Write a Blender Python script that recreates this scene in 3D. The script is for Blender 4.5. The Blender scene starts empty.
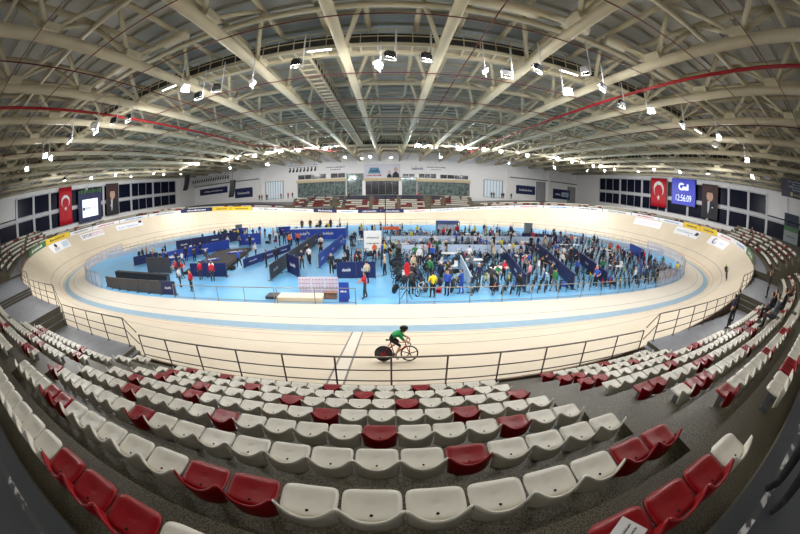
import bpy, math, random
import numpy as np
from mathutils import Vector, Matrix, noise
random.seed(7)
PI = math.pi
SC = bpy.context.scene
COL = SC.collection

# ------------------------------------------------------------------ helpers
def lin(c):
    return tuple(((x / 255) / 12.92 if x / 255 <= .04045 else ((x / 255 + .055) / 1.055) ** 2.4) for x in c)

MATS = {}
def mat(name, rgb, rough=.6, metal=0., noise_amt=0., scale=8., bump=0., emit=0., spec=.5, alpha=1.):
    """one procedural material: principled, colour broken up by noise"""
    if name in MATS:
        return MATS[name]
    m = bpy.data.materials.new(name); m.use_nodes = True
    nt = m.node_tree; b = nt.nodes['Principled BSDF']
    c = lin(rgb)
    b.inputs['Base Color'].default_value = (*c, 1)
    b.inputs['Roughness'].default_value = rough
    b.inputs['Metallic'].default_value = metal
    b.inputs['Specular IOR Level'].default_value = spec
    if noise_amt:
        tc = nt.nodes.new('ShaderNodeTexCoord'); n = nt.nodes.new('ShaderNodeTexNoise')
        n.inputs['Scale'].default_value = scale; n.inputs['Detail'].default_value = 4
        nt.links.new(tc.outputs['Object'], n.inputs['Vector'])
        r = nt.nodes.new('ShaderNodeValToRGB')
        r.color_ramp.elements[0].color = (*[x * (1 - noise_amt) for x in c], 1)
        r.color_ramp.elements[1].color = (*[min(1, x * (1 + noise_amt)) for x in c], 1)
        r.color_ramp.elements[0].position = .35; r.color_ramp.elements[1].position = .65
        nt.links.new(n.outputs['Fac'], r.inputs['Fac']); nt.links.new(r.outputs['Color'], b.inputs['Base Color'])
        if bump:
            bp = nt.nodes.new('ShaderNodeBump'); bp.inputs['Strength'].default_value = bump; bp.inputs['Distance'].default_value = .02
            nt.links.new(n.outputs['Fac'], bp.inputs['Height']); nt.links.new(bp.outputs['Normal'], b.inputs['Normal'])
    if emit:
        b.inputs['Emission Color'].default_value = (*c, 1); b.inputs['Emission Strength'].default_value = emit
    if alpha < 1:
        b.inputs['Alpha'].default_value = alpha
    MATS[name] = m
    return m

class MB:
    """collects shapes and links them as ONE mesh object"""
    def __init__(s): s.v = []; s.f = []; s.m = []; s.uv = None
    def add(s, v, f, m=0):
        o = len(s.v); s.v += [tuple(p) for p in v]; s.f += [tuple(i + o for i in q) for q in f]; s.m += [m] * len(f)
        return s
    def box(s, c, d, m=0, rz=0., M=None):
        x, y, z = (q / 2 for q in d)
        P = [Vector((a * x, b * y, e * z)) for e in (-1, 1) for b in (-1, 1) for a in (-1, 1)]
        R = M if M else Matrix.Rotation(rz, 3, 'Z')
        P = [R @ p + Vector(c) for p in P]
        return s.add(P, [(0, 2, 3, 1), (4, 5, 7, 6), (0, 1, 5, 4), (2, 6, 7, 3), (0, 4, 6, 2), (1, 3, 7, 5)], m)
    def bar(s, a, b, w, h, m=0):
        a = Vector(a); b = Vector(b); d = b - a; L = d.length; x = d / L
        up = Vector((0, 0, 1)) if abs(x.z) < .95 else Vector((1, 0, 0))
        y = up.cross(x).normalized(); z = x.cross(y)
        return s.box((a + b) / 2, (L, w, h), m, M=Matrix((x, y, z)).transposed())
    def tube(s, pts, r, n=8, m=0, closed=False, caps=True):
        P = [Vector(p) for p in pts]; k = len(P); rr = r if isinstance(r, (list, tuple)) else [r] * k
        V = []; F = []; prev = None
        for i in range(k):
            if closed: t = (P[(i + 1) % k] - P[i - 1]).normalized()
            else: t = (P[min(i + 1, k - 1)] - P[max(i - 1, 0)]).normalized()
            if prev is None:
                u = t.cross(Vector((0, 0, 1)))
                if u.length < .05: u = t.cross(Vector((0, 1, 0)))
            else: u = prev - t * prev.dot(t)
            u.normalize(); prev = u; w = t.cross(u)
            for j in range(n):
                a = 2 * PI * j / n; V.append(P[i] + (u * math.cos(a) + w * math.sin(a)) * rr[i])
        for i in range(k if closed else k - 1):
            for j in range(n):
                a = i * n + j; b = i * n + (j + 1) % n; c = ((i + 1) % k) * n
                F.append((a, b, c + (j + 1) % n, c + j))
        if caps and not closed:
            F.append(tuple(range(n))[::-1]); F.append(tuple((k - 1) * n + j for j in range(n)))
        return s.add(V, F, m)
    def grid(s, fn, nu, nv, m=0, closed_u=False):
        V = [fn(i / nu, j / nv) for j in range(nv + 1) for i in range(nu + 1)]
        F = [(j * (nu + 1) + i, j * (nu + 1) + i + 1, (j + 1) * (nu + 1) + i + 1, (j + 1) * (nu + 1) + i) for j in range(nv) for i in range(nu)]
        return s.add(V, F, m)
    def shell(s, fn, nu, nv, th, m=0):
        """a grid with thickness th along the local normal"""
        e = 1e-3; top = []; bot = []
        for j in range(nv + 1):
            for i in range(nu + 1):
                u, v = i / nu, j / nv
                p = Vector(fn(u, v)); u2 = u - e if u > .5 else u + e; v2 = v - e if v > .5 else v + e
                du = (Vector(fn(u2, v)) - p) * (1 if u2 > u else -1); dv = (Vector(fn(u, v2)) - p) * (1 if v2 > v else -1)
                nn = du.cross(dv)
                nn = nn.normalized() if nn.length > 1e-12 else Vector((0, 0, 1))
                top.append(p); bot.append(p - nn * th)
        n = (nu + 1) * (nv + 1); V = top + bot; F = []
        id = lambda i, j: j * (nu + 1) + i
        for j in range(nv):
            for i in range(nu):
                q = (id(i, j), id(i + 1, j), id(i + 1, j + 1), id(i, j + 1)); F.append(q); F.append(tuple(n + x for x in q[::-1]))
        B = [id(i, 0) for i in range(nu + 1)] + [id(nu, j) for j in range(1, nv + 1)] + [id(i, nv) for i in range(nu - 1, -1, -1)] + [id(0, j) for j in range(nv - 1, 0, -1)]
        for a, b in zip(B, B[1:] + B[:1]): F.append((b, a, n + a, n + b))
        return s.add(V, F, m)
    def prism(s, poly, z0, z1, m=0, M=None):
        n = len(poly); V = [Vector((x, y, z)) for z in (z0, z1) for x, y in poly]
        if M: V = [M @ p for p in V]
        F = [tuple(range(n))[::-1], tuple(range(n, 2 * n))] + [(i, (i + 1) % n, n + (i + 1) % n, n + i) for i in range(n)]
        return s.add(V, F, m)
    def ball(s, c, r, m=0, n=8, k=6):
        rx, ry, rz = r if isinstance(r, (tuple, list)) else (r, r, r)
        V = []; F = []
        for j in range(k + 1):
            t = PI * j / k
            for i in range(n):
                a = 2 * PI * i / n; V.append((c[0] + rx * math.sin(t) * math.cos(a), c[1] + ry * math.sin(t) * math.sin(a), c[2] + rz * math.cos(t)))
        for j in range(k):
            for i in range(n): F.append((j * n + i, (j + 1) * n + i, (j + 1) * n + (i + 1) % n, j * n + (i + 1) % n))
        return s.add(V, F, m)
    def mesh(s, name, mats, smooth=False):
        me = bpy.data.meshes.new(name); me.from_pydata(s.v, [], s.f)
        for x in (mats if isinstance(mats, (list, tuple)) else [mats]): me.materials.append(x)
        me.polygons.foreach_set('material_index', s.m)
        if smooth: me.polygons.foreach_set('use_smooth', [True] * len(s.f))
        me.update()
        return me
    def build(s, name, mats, parent=None, smooth=False, loc=(0, 0, 0), rot=(0, 0, 0)):
        return link(name, s.mesh(name, mats, smooth), parent, loc, rot)

def link(name, me, parent=None, loc=(0, 0, 0), rot=(0, 0, 0)):
    o = bpy.data.objects.new(name, me); COL.objects.link(o); o.parent = parent; o.location = loc; o.rotation_euler = rot
    return o
def empty(name, loc=(0, 0, 0), rz=0., rot=None):
    o = link(name, None); o.location = loc; o.rotation_euler = rot or (0, 0, rz); o.empty_display_size = .1
    return o
def tag(o, label=None, cat=None, group=None, kind=None):
    if label: o['label'] = label
    if cat: o['category'] = cat
    if group: o['group'] = group
    if kind: o['kind'] = kind
    return o
def struct(o, label=None):
    return tag(o, label, kind='structure')
def copy_tree(o, parent=None):
    c = o.copy(); COL.objects.link(c)
    if parent: c.parent = parent
    for ch in KIDS.get(o.name, []): copy_tree(ch, c)
    return c
KIDS = {}
def note_kids(root):
    ks = [o for o in COL.objects if o.parent == root]
    KIDS[root.name] = ks
    for k in ks: note_kids(k)

ORD = 'first second third fourth fifth sixth seventh eighth ninth tenth eleventh twelfth thirteenth fourteenth fifteenth sixteenth seventeenth eighteenth nineteenth twentieth'.split()
TENS = {20: 'twenty', 30: 'thirty', 40: 'forty', 50: 'fifty', 60: 'sixty', 70: 'seventy'}
TENTH = {30: 'thirtieth', 40: 'fortieth', 50: 'fiftieth', 60: 'sixtieth', 70: 'seventieth'}
def ordinal(n):
    if n <= 20: return ORD[n - 1]
    if n % 10 == 0: return TENTH[n]
    return TENS[n // 10 * 10] + '-' + ORD[n % 10 - 1]

def text_geo(txt, size=1.):
    """vertices (x, y) and faces of a word, centred, cap height about size"""
    cu = bpy.data.curves.new('lettering', 'FONT'); cu.body = txt; cu.size = size * 1.4; cu.align_x = 'CENTER'; cu.align_y = 'CENTER'; cu.resolution_u = 3
    o = bpy.data.objects.new('lettering', cu); COL.objects.link(o)
    dg = bpy.context.evaluated_depsgraph_get(); me = bpy.data.meshes.new_from_object(o.evaluated_get(dg))
    v = [(p.co.x, p.co.y) for p in me.vertices]; f = [tuple(p.vertices) for p in me.polygons]
    bpy.data.objects.remove(o); bpy.data.curves.remove(cu); bpy.data.meshes.remove(me)
    return v, f
def squiggle(w, h, n, seed):
    """a line of writing too small to read: letter-like uprights and joining strokes"""
    rnd = random.Random(seed); v = []; f = []
    for i in range(n):
        x = -w / 2 + w * (i + .5) / n; a = w / n * .82; t = h * (1 if rnd.random() < .3 else .66); q = a * .3
        for (x0, x1, y0, y1) in ((x - a / 2, x - a / 2 + q, 0, t), (x - a / 2, x + a / 2, 0 if rnd.random() < .5 else t * .45, (0 if rnd.random() < .5 else t * .45) + q), (x + a / 2 - q, x + a / 2, 0, h * .66)):
            o = len(v); v += [(x0, min(y0, y1) - h / 2), (x1, min(y0, y1) - h / 2), (x1, max(y0, y1) - h / 2), (x0, max(y0, y1) - h / 2)]; f.append((o, o + 1, o + 2, o + 3))
    return v, f
def put(mb, geo, fn, m=0, dx=0., dy=0., sx=1., sy=1.):
    v, f = geo
    mb.add([fn(x * sx + dx, y * sy + dy) for x, y in v], f, m)

# ------------------------------------------------------------------ the track curve
W = 7.05; L0, LT, Q = 3.35, 51.15, 62.5; BMIN, BMAX = .226, .7976
NQ = 500
def _quarter():
    La = Q - L0 - LT; km = (PI / 2) / (LT / 2 + La); s = np.linspace(0, Q, NQ + 1); ds = s[1]
    k = np.clip((s - L0) / LT, 0, 1); k = k * k * (3 - 2 * k); kk = k * km
    phi = np.concatenate([[0], np.cumsum((kk[1:] + kk[:-1]) / 2 * ds)]); phi *= (PI / 2) / phi[-1]
    pm = (phi[1:] + phi[:-1]) / 2
    x = np.concatenate([[0], np.cumsum(np.cos(pm) * ds)]); y = np.concatenate([[0], np.cumsum(np.sin(pm) * ds)]); y -= y[-1]
    return x, y, np.sin(phi), -np.cos(phi), BMIN + (BMAX - BMIN) * k
_x, _y, _nx, _ny, _b = _quarter()
def _ring(a, sx, sy):     # quarter -> half s in [0,125] -> closed [-125,125]
    return a, sx, sy
def _full(a, sgn_far, sgn_left):
    half = np.concatenate([a, sgn_far * a[::-1][1:]]); return np.concatenate([sgn_left * half[::-1], half[1:]])
SS = np.linspace(-125, 125, 4 * NQ + 1)
CX = _full(_x, 1, -1); CY = _full(_y, -1, 1); NX = _full(_nx, 1, -1); NY = _full(_ny, -1, 1); BB = _full(_b, 1, 1)
def wrap(s): return (s + 125) % 250 - 125
def smp(a, s): return float(np.interp(wrap(s), SS, a))
def nrm(s):
    x, y = smp(NX, s), smp(NY, s); l = math.hypot(x, y); return x / l, y / l
def surf(s, t, h=0.):
    """point on the track: s along, t up the banking (t<0 on the flat apron), h above the surface"""
    nx, ny = nrm(s); x, y = smp(CX, s), smp(CY, s); b = smp(BB, s) if t > 0 else 0.
    d = t * math.cos(b) - h * math.sin(b); z = t * math.sin(b) + h * math.cos(b)
    return (x + d * nx, y + d * ny, z)
def edge(s, d=0.):
    """plan point d metres outside the outer edge, and the edge height"""
    nx, ny = nrm(s); b = smp(BB, s); q = W * math.cos(b) + d
    return smp(CX, s) + q * nx, smp(CY, s) + q * ny, W * math.sin(b), nx, ny

# ------------------------------------------------------------------ materials
def wood_mat(name, rgb, amt=.08):
    m = bpy.data.materials.new(name); m.use_nodes = True; nt = m.node_tree; b = nt.nodes['Principled BSDF']
    uv = nt.nodes.new('ShaderNodeUVMap'); mp = nt.nodes.new('ShaderNodeMapping'); mp.inputs['Scale'].default_value = (.35, 9, 1)
    n = nt.nodes.new('ShaderNodeTexNoise'); n.inputs['Scale'].default_value = 3; n.inputs['Detail'].default_value = 6
    n2 = nt.nodes.new('ShaderNodeTexNoise'); n2.inputs['Scale'].default_value = .35; n2.inputs['Detail'].default_value = 2
    nt.links.new(uv.outputs[0], mp.inputs[0]); nt.links.new(mp.outputs[0], n.inputs['Vector']); nt.links.new(uv.outputs[0], n2.inputs['Vector'])
    mx = nt.nodes.new('ShaderNodeMath'); mx.operation = 'MULTIPLY_ADD'; mx.inputs[1].default_value = .6
    nt.links.new(n.outputs['Fac'], mx.inputs[0])
    m2 = nt.nodes.new('ShaderNodeMath'); m2.operation = 'MULTIPLY'; m2.inputs[1].default_value = .4; nt.links.new(n2.outputs['Fac'], m2.inputs[0]); nt.links.new(m2.outputs[0], mx.inputs[2])
    r = nt.nodes.new('ShaderNodeValToRGB'); c = lin(rgb)
    r.color_ramp.elements[0].color = (*[x * (1 - amt) for x in c[:2]], c[2] * (1 - 1.8 * amt), 1); r.color_ramp.elements[1].color = (*[min(1, x * (1 + amt)) for x in c], 1)
    r.color_ramp.elements[0].position = .35; r.color_ramp.elements[1].position = .65
    nt.links.new(mx.outputs[0], r.inputs['Fac']); nt.links.new(r.outputs['Color'], b.inputs['Base Color'])
    b.inputs['Roughness'].default_value = .48; b.inputs['Specular IOR Level'].default_value = .35
    return m
M_wood = wood_mat('pine_boards', (214, 201, 181)); M_apron = wood_mat('apron_boards', (214, 206, 193), .05)
M_band = mat('blue_band_paint', (140, 168, 186), .5, noise_amt=.05, scale=2)
M_black = mat('black_paint', (34, 34, 36), .5); M_redl = mat('red_line_paint', (190, 60, 60), .5); M_linegrey = mat('grey_line_paint', (120, 112, 108), .5)
M_whitep = mat('white_paint', (240, 240, 240), .5)
M_infield = mat('blue_sports_floor', (112, 178, 222), .4, noise_amt=.07, scale=.4)
def concrete():
    m = bpy.data.materials.new('speckled_concrete'); m.use_nodes = True; nt = m.node_tree; b = nt.nodes['Principled BSDF']
    tc = nt.nodes.new('ShaderNodeTexCoord'); n = nt.nodes.new('ShaderNodeTexNoise'); n.inputs['Scale'].default_value = 62; n.inputs['Detail'].default_value = 3; n.inputs['Roughness'].default_value = .8
    n2 = nt.nodes.new('ShaderNodeTexNoise'); n2.inputs['Scale'].default_value = 1.1; n2.inputs['Detail'].default_value = 5
    nt.links.new(tc.outputs['Object'], n.inputs['Vector']); nt.links.new(tc.outputs['Object'], n2.inputs['Vector'])
    r = nt.nodes.new('ShaderNodeValToRGB'); r.color_ramp.elements[0].position = .40; r.color_ramp.elements[1].position = .62
    r.color_ramp.elements[0].color = (*lin((30, 28, 20)), 1); r.color_ramp.elements[1].color = (*lin((130, 122, 98)), 1)
    nt.links.new(n.outputs['Fac'], r.inputs['Fac'])
    mx = nt.nodes.new('ShaderNodeMixRGB'); mx.blend_type = 'MULTIPLY'; mx.inputs['Fac'].default_value = .6
    r2 = nt.nodes.new('ShaderNodeValToRGB'); r2.color_ramp.elements[0].position = .3; r2.color_ramp.elements[1].position = .7; r2.color_ramp.elements[0].color = (.5, .5, .5, 1)
    nt.links.new(n2.outputs['Fac'], r2.inputs['Fac']); nt.links.new(r.outputs['Color'], mx.inputs[1]); nt.links.new(r2.outputs['Color'], mx.inputs[2]); nt.links.new(mx.outputs[0], b.inputs['Base Color'])
    b.inputs['Roughness'].default_value = .42
    bp = nt.nodes.new('ShaderNodeBump'); bp.inputs['Strength'].default_value = .25; bp.inputs['Distance'].default_value = .01
    nt.links.new(n.outputs['Fac'], bp.inputs['Height']); nt.links.new(bp.outputs['Normal'], b.inputs['Normal'])
    return m
M_conc = concrete()
def worn_stripe():
    m = bpy.data.materials.new('worn_white_stripe'); m.use_nodes = True; nt = m.node_tree; b = nt.nodes['Principled BSDF']
    tc = nt.nodes.new('ShaderNodeTexCoord'); n = nt.nodes.new('ShaderNodeTexNoise'); n.inputs['Scale'].default_value = 6; n.inputs['Detail'].default_value = 8
    r = nt.nodes.new('ShaderNodeValToRGB'); r.color_ramp.elements[0].position = .52; r.color_ramp.elements[1].position = .6
    r.color_ramp.elements[0].color = (*lin((78, 78, 80)), 1); r.color_ramp.elements[1].color = (*lin((215, 215, 215)), 1)
    nt.links.new(tc.outputs['Object'], n.inputs['Vector']); nt.links.new(n.outputs['Fac'], r.inputs['Fac']); nt.links.new(r.outputs['Color'], b.inputs['Base Color'])
    return m
M_stripe = worn_stripe()
M_walk = mat('lit_grey_walkway', (128, 131, 138), .45, noise_amt=.12, scale=2)  # walkway deck: blue-grey cast of the hall lighting put into the colour
M_concourse = mat('dark_screed', (66, 69, 74), .5, noise_amt=.15, scale=1.5)
M_seatw = mat('white_seat_plastic', (230, 226, 213), .38, noise_amt=.03, scale=5); M_seatr = mat('red_seat_plastic', (146, 4, 18), .34, noise_amt=.06, scale=5, spec=.35)
M_hole = mat('dark_hole', (12, 12, 12), .9); M_steel = mat('grey_steel', (110, 112, 114), .4, .7); M_rail = mat('dark_bronze_steel', (96, 84, 76), .4, .5)
M_railtop = mat('brushed_steel', (150, 142, 134), .35, .7)
M_chord = mat('cream_steel_paint', (212, 202, 174), .45, noise_amt=.04, scale=.7); M_strut = mat('cream_strut_paint', (200, 190, 162), .5)
M_white = mat('white_wall_paint', (240, 240, 241), .7, noise_amt=.02, scale=1); M_frame = mat('white_window_frame', (208, 210, 216), .5)
M_night = mat('dark_night_glass', (14, 19, 42), .3, spec=.12); M_glass = mat('grey_green_glass', (112, 128, 126), .08, .3, noise_amt=.6, scale=1.2)
M_dkglass = mat('dark_room_glass', (44, 46, 52), .15, noise_amt=.4, scale=.6); M_brightglass = mat('pale_bright_glass', (200, 214, 224), .2, emit=.3)  # bright glass: pale panes with a weak glow of their own
M_tan = mat('tan_fascia', (206, 188, 148), .6)
M_lamp = mat('lamp_glow', (255, 252, 245), .4, emit=40.); M_lamphouse = mat('white_lamp_housing', (215, 215, 215), .4); M_darkhouse = mat('black_lamp_housing', (30, 32, 34), .5)
M_tube = mat('tube_glow', (255, 252, 240), .4, emit=5.)
M_pipe = mat('red_sprinkler_pipe', (158, 24, 34), .4); M_pipedk = mat('dark_red_pipe', (104, 34, 34), .5)
M_blue = mat('royal_blue_vinyl', (30, 62, 158), .5, noise_amt=.08, scale=1); M_navy = mat('navy_vinyl', (24, 34, 84), .5, noise_amt=.08, scale=1)
M_dgrey = mat('charcoal_board', (62, 60, 62), .5, noise_amt=.1, scale=1); M_blackm = mat('black_rubber', (26, 26, 28), .7)
M_yellow = mat('yellow_vinyl', (232, 196, 40), .5); M_green = mat('green_vinyl', (60, 110, 60), .5); M_redv = mat('red_cloth', (198, 18, 40), .6); M_orange = mat('orange_vinyl', (222, 96, 40), .6)
M_lilac = mat('pale_lilac_board', (222, 212, 226), .5); M_cream = mat('cream_board', (226, 214, 190), .5); M_pink = mat('magenta_ink', (196, 70, 140), .5); M_teal = mat('teal_ink', (70, 140, 170), .5)
M_bluescr = mat('blue_screen', (54, 64, 190), .4, emit=.35); M_whitescr = mat('white_screen', (225, 235, 245), .4, emit=.8); M_paleblue = mat('pale_blue_board', (190, 206, 228), .5)
M_skin = mat('skin', (206, 160, 132), .6); M_hair = mat('dark_hair', (38, 30, 26), .7)
def clear_mat(name, rgb, alpha):
    m = bpy.data.materials.new(name); m.use_nodes = True; b = m.node_tree.nodes['Principled BSDF']
    b.inputs['Base Color'].default_value = (*lin(rgb), 1); b.inputs['Alpha'].default_value = alpha; b.inputs['Roughness'].default_value = .15
    return m
M_plexi = clear_mat('clear_plexi', (214, 214, 236), .26)

# ------------------------------------------------------------------ the setting: floors and track
XW, YN, YF = 61.5, -44.0, 48.0
def rect_floor(name, x0, x1, y0, y1, z0, z1, m):
    return MB().box(((x0 + x1) / 2, (y0 + y1) / 2, (z0 + z1) / 2), (x1 - x0, y1 - y0, z1 - z0)).build(name, m)
struct(rect_floor('floor_base', -XW, XW, YN, YF, -.4, -.12, M_concourse), 'bare floor slab under the hall')
# infield
me = MB(); P = [surf(s, -3.72) for s in np.linspace(-125, 125, 201)[:-1]]
me.prism([(p[0], p[1]) for p in P], -.1, -.004)
struct(me.build('floor_infield', M_infield), 'light blue sports floor inside the track')
# track
TS = [(-3.7, 0), (-1.65, 0), (-1.6, 5), (-.75, 0), (0, 1), (.2, 2), (.25, 3), (.85, 2), (.9, 4), (2.27, 2), (2.34, 5), (3.6, 2), (4.8, 2), (6., 2), (W, 2)]
ns = 500; mb = MB(); sl = np.linspace(-125, 125, ns + 1)[:-1]
for s in sl:
    for t, _ in TS: mb.v.append(surf(s, t))
nt_ = len(TS); uvs = []
for i in range(ns):
    for j in range(nt_ - 1):
        a = i * nt_ + j; c = ((i + 1) % ns) * nt_ + j
        mb.f.append((a, c, c + 1, a + 1)); mb.m.append(TS[j + 1][1])
        s0 = sl[i]; s1 = s0 + .5; uvs += [(s0, TS[j][0]), (s1, TS[j][0]), (s1, TS[j + 1][0]), (s0, TS[j + 1][0])]
trk = mb.build('floor_track', [M_apron, M_band, M_wood, M_black, M_redl, M_linegrey], smooth=True)
ul = trk.data.uv_layers.new(name='UVMap'); ul.data.foreach_set('uv', [q for u in uvs for q in u])
struct(trk, 'pale timber banked cycling track with a light blue band')
# finish line: white strip between two thin dark lines
mb = MB()
for (s0, s1, m) in ((-.02, .05, 1), (.05, .47, 0), (.47, .54, 1)):
    for t in np.arange(.01, 6.6, .43):
        t1 = min(t + .43, 6.6)
        if t < 0 < t1: t1 = 0.
        mb.add([surf(s0, t, .004), surf(s1, t, .004), surf(s1, t1, .004), surf(s0, t1, .004)], [(0, 1, 2, 3)], m)
        if t1 == 0.: mb.add([surf(s0, 0.001, .004), surf(s1, .001, .004), surf(s1, t + .43, .004), surf(s0, t + .43, .004)], [(0, 1, 2, 3)], m)
struct(mb.build('floor_finish_line', [mat('thin_white_stain', (218, 208, 192), .5), M_linegrey]), 'white finish strip between two thin dark lines')

# ------------------------------------------------------------------ the stands
RISE, TREAD = .44, .82
def row_d(k): return 5.4 - (k - 1) * TREAD
def row_z(k): return 4.43 - (k - 1) * RISE              # height of the tread
ZC = row_z(0) + .36                                      # concourse
def reach(s):
    """distance from the edge to the walls along the normal"""
    x, y, z, nx, ny = edge(s); c = []
    if abs(nx) > 1e-3: c.append(((XW - .05) * (1 if nx > 0 else -1) - x) / nx)
    if abs(ny) > 1e-3: c.append((((YF - .05) if ny > 0 else (YN + .05)) - y) / ny)
    return min(c)
def profile(s, D, kf):
    p = [(0.02, -.1), (0.02, D)]
    if kf >= 0 and abs(row_z(kf) - D) < .01: p = [(0.02, -.1), (0.02, D - .08), (row_d(kf) - .36, D - .08), (row_d(kf) - .36, D), (row_d(kf) + .46, D)]; ks = range(kf - 1, -1, -1)
    else: p.append((row_d(kf) - .36, D)); p.append((row_d(kf) - .36, row_z(kf))); p.append((row_d(kf) + .46, row_z(kf))); ks = range(kf - 1, -1, -1)
    for k in ks: p.append((row_d(k) - .36, row_z(k))); p.append((row_d(k) + .46, row_z(k)))
    e = row_d(0) + .46; R = max(reach(s), e + .3)
    p += [(e, ZC), (e + .22, ZC), (e + .30, ZC), (R, ZC), (R, -.1)]
    return p
def turn_rows(s): return (5, .3, .42) if abs(s) < 52 else (2, .5, .3)
def turn_d(j): return 1.75 + .45 + j * TREAD
def turn_z(s, j):
    n, a, r = turn_rows(s); return edge(s)[2] + .03 + a + j * r
def turn_profile(s, q):
    D = edge(s)[2] + .03; p = [(0.02, -.1), (0.02, D), (1.75, D)]; n, a, r = turn_rows(q)
    for j in range(n):
        z = D + a + j * r; p += [(1.75 + j * TREAD, z), (1.75 + (j + 1) * TREAD, z)]
    e = 1.75 + n * TREAD; z = D + a + n * r; R = max(reach(s), e + .3)
    return p + [(e, z), (R, z), (R, -.1)]
def sweep(name, s0, s1, prof, step=.8, matf=None, label=None):
    n = max(1, int(abs(s1 - s0) / step)); rings = []
    for i in range(n + 1):
        s = s0 + (s1 - s0) * i / n
        r = []
        for d, z in prof(s):
            x, y, _, _, _ = edge(s, d); r.append((x, y, z))
        rings.append(r)
    k = len(rings[0]); mb = MB(); V = [p for r in rings for p in r]
    for i in range(n):
        for j in range(k):
            a, b = i * k + j, i * k + (j + 1) % k
            mb.f.append((a, a + k, b + k, b)); mb.m.append(matf(j, k) if matf else 0)
    mb.v = V; mb.f.append(tuple(range(k))[::-1]); mb.f.append(tuple(n * k + j for j in range(k))); mb.m += [0, 0]
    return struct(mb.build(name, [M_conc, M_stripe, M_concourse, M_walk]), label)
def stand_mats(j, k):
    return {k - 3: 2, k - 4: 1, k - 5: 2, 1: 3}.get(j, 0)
C7 = row_z(7)
NEAR = [(-6.6, 10.3, C7, 7), (10.97, 21.3, row_z(6), 5), (21.97, 31.5, row_z(4), 3),
        (-13.6, -7.27, row_z(6), 5), (-20.9, -14.27, row_z(4), 3), (-31.5, -21.57, row_z(3), 2)]
zones = []
def add_zone(a, b, D, kf): zones.append((a, b, D, kf))
for a, b, D, kf in NEAR: add_zone(a, b, D, kf)
STEP_JOINS = [(10.3, 10.97, C7, row_z(6), 5), (21.3, 21.97, row_z(6), row_z(4), 3),
              (-7.27, -6.6, row_z(6), C7, 5), (-14.27, -13.6, row_z(4), row_z(6), 3), (-21.57, -20.9, row_z(3), row_z(4), 2)]
for n_, (a, b, D, kf) in enumerate(zones):
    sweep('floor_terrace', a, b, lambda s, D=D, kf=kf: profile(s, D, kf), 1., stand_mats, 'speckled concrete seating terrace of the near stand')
for a, b, D0, D1, kf in STEP_JOINS:
    for q in range(3):
        aa, bb = a + (b - a) * q / 3, a + (b - a) * (q + 1) / 3; D = D0 + (D1 - D0) * (q + (1 if D1 > D0 else 0)) / 3
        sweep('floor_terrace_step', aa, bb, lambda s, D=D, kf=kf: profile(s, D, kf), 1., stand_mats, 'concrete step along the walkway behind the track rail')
for a, b in ((31.5, 52.), (52., 104.), (-52., -31.5), (-104., -52.)):
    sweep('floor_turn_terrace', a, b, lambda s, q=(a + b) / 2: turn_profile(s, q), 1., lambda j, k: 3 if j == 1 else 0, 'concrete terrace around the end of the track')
for a, b, kf in ((104., 114., 4), (114., 136., 7), (136., 146., 4)):
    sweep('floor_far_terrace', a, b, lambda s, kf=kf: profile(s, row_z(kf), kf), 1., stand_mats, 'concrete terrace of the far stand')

for a, b in ((-5.85, -4.72), (4.62, 5.72)):
    for k in range(0, 7):
        x0, y0, _, nx, ny = edge((a + b) / 2, row_d(k) - .36 - .205)
        struct(MB().box((x0, y0, row_z(k) - RISE * .75), (b - a, .41, RISE * .5)).build('floor_aisle_step', M_conc), 'half-height concrete step in the aisle beside the centre block')
# ------------------------------------------------------------------ seats
def pan_fn(u, v):
    a = 2 * u - 1; c = 2 * v - 1
    q = (abs(a) ** 4 + abs(c) ** 4) ** .25 or 1; mx = max(abs(a), abs(c)) or 1; k = mx / q if q else 1
    a2, c2 = a * k, c * k
    r2 = min(1, a2 * a2 * .6 + c2 * c2 * .6)
    z = .332 - .022 * (1 - r2) - .03 * max(0, c2 - .55) ** 2 * 5 - .012 * max(0, mx - .85) * 6
    wide = .204 + .004 * c2
    return (a2 * wide, -.022 + c2 * .158, z)
def back_fn(u, v):
    a = 2 * u - 1; h = .195 + .092 * abs(a) ** 1.9 - 1.6 * max(0., abs(a) - .86) ** 2
    x = a * (.184 + .027 * v); y = -.178 - .03 * v + (.06 + .015 * v) * abs(a) ** 2.4
    z = .168 + h * v
    return (x, y, z)
def seat_pan(m_):
    mb = MB().shell(pan_fn, 12, 12, -.022 * -1); mb.tube([(0, -.125, .3), (0, -.125, .3195)], .012, 8, 1)
    return mb.mesh('seat_pan', [m_, M_hole], True)
def seat_back(m_):
    return MB().shell(back_fn, 14, 7, -.02).mesh('backrest', [m_], True)
def seat_base():
    mb = MB().box((0, .02, .15), (.05, .09, .26)); mb.box((0, .02, .008), (.16, .16, .016)); mb.box((0, .03, .285), (.26, .05, .03))
    return mb.mesh('pedestal', [M_steel])
PROTO = {}
for nm, m_ in (('w', M_seatw), ('r', M_seatr)): PROTO[nm] = (seat_pan(m_), seat_back(m_))
BASE = seat_base()
RED_NEAR = {0: {-2, -1, 0, 6, 7, 8, 15, 16}, 1: {0, 1, 8, 9, -7, -6, 13, 19, 26}, 2: {5, -4, -11, 14, 15, 21, -16, -17}, 3: {3, 7, -2, -7, 13, 14, 18, 19, 25, -14, -19},
            4: {1, 6, -5, -9, 18, 28, -16, -23}, 5: {-1, 4, 9, -6, -9, 13, 14, 21, -14, -19}, 6: {2, 7, -4, -10, 13, 14, 19}, 7: {0, 5, -7, -10, 12, 13, 18}}
CAM_PITCH, CAM_YAW, CAM_ROLL, CAM_F = .25, -.0345, .0031, 13.9064
CAM = np.array([1.834, -37.753, 6.657])
seat_list = []     # (dist, x, y, z, rz, colour, k, i, block)
PITCH = .43
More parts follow.
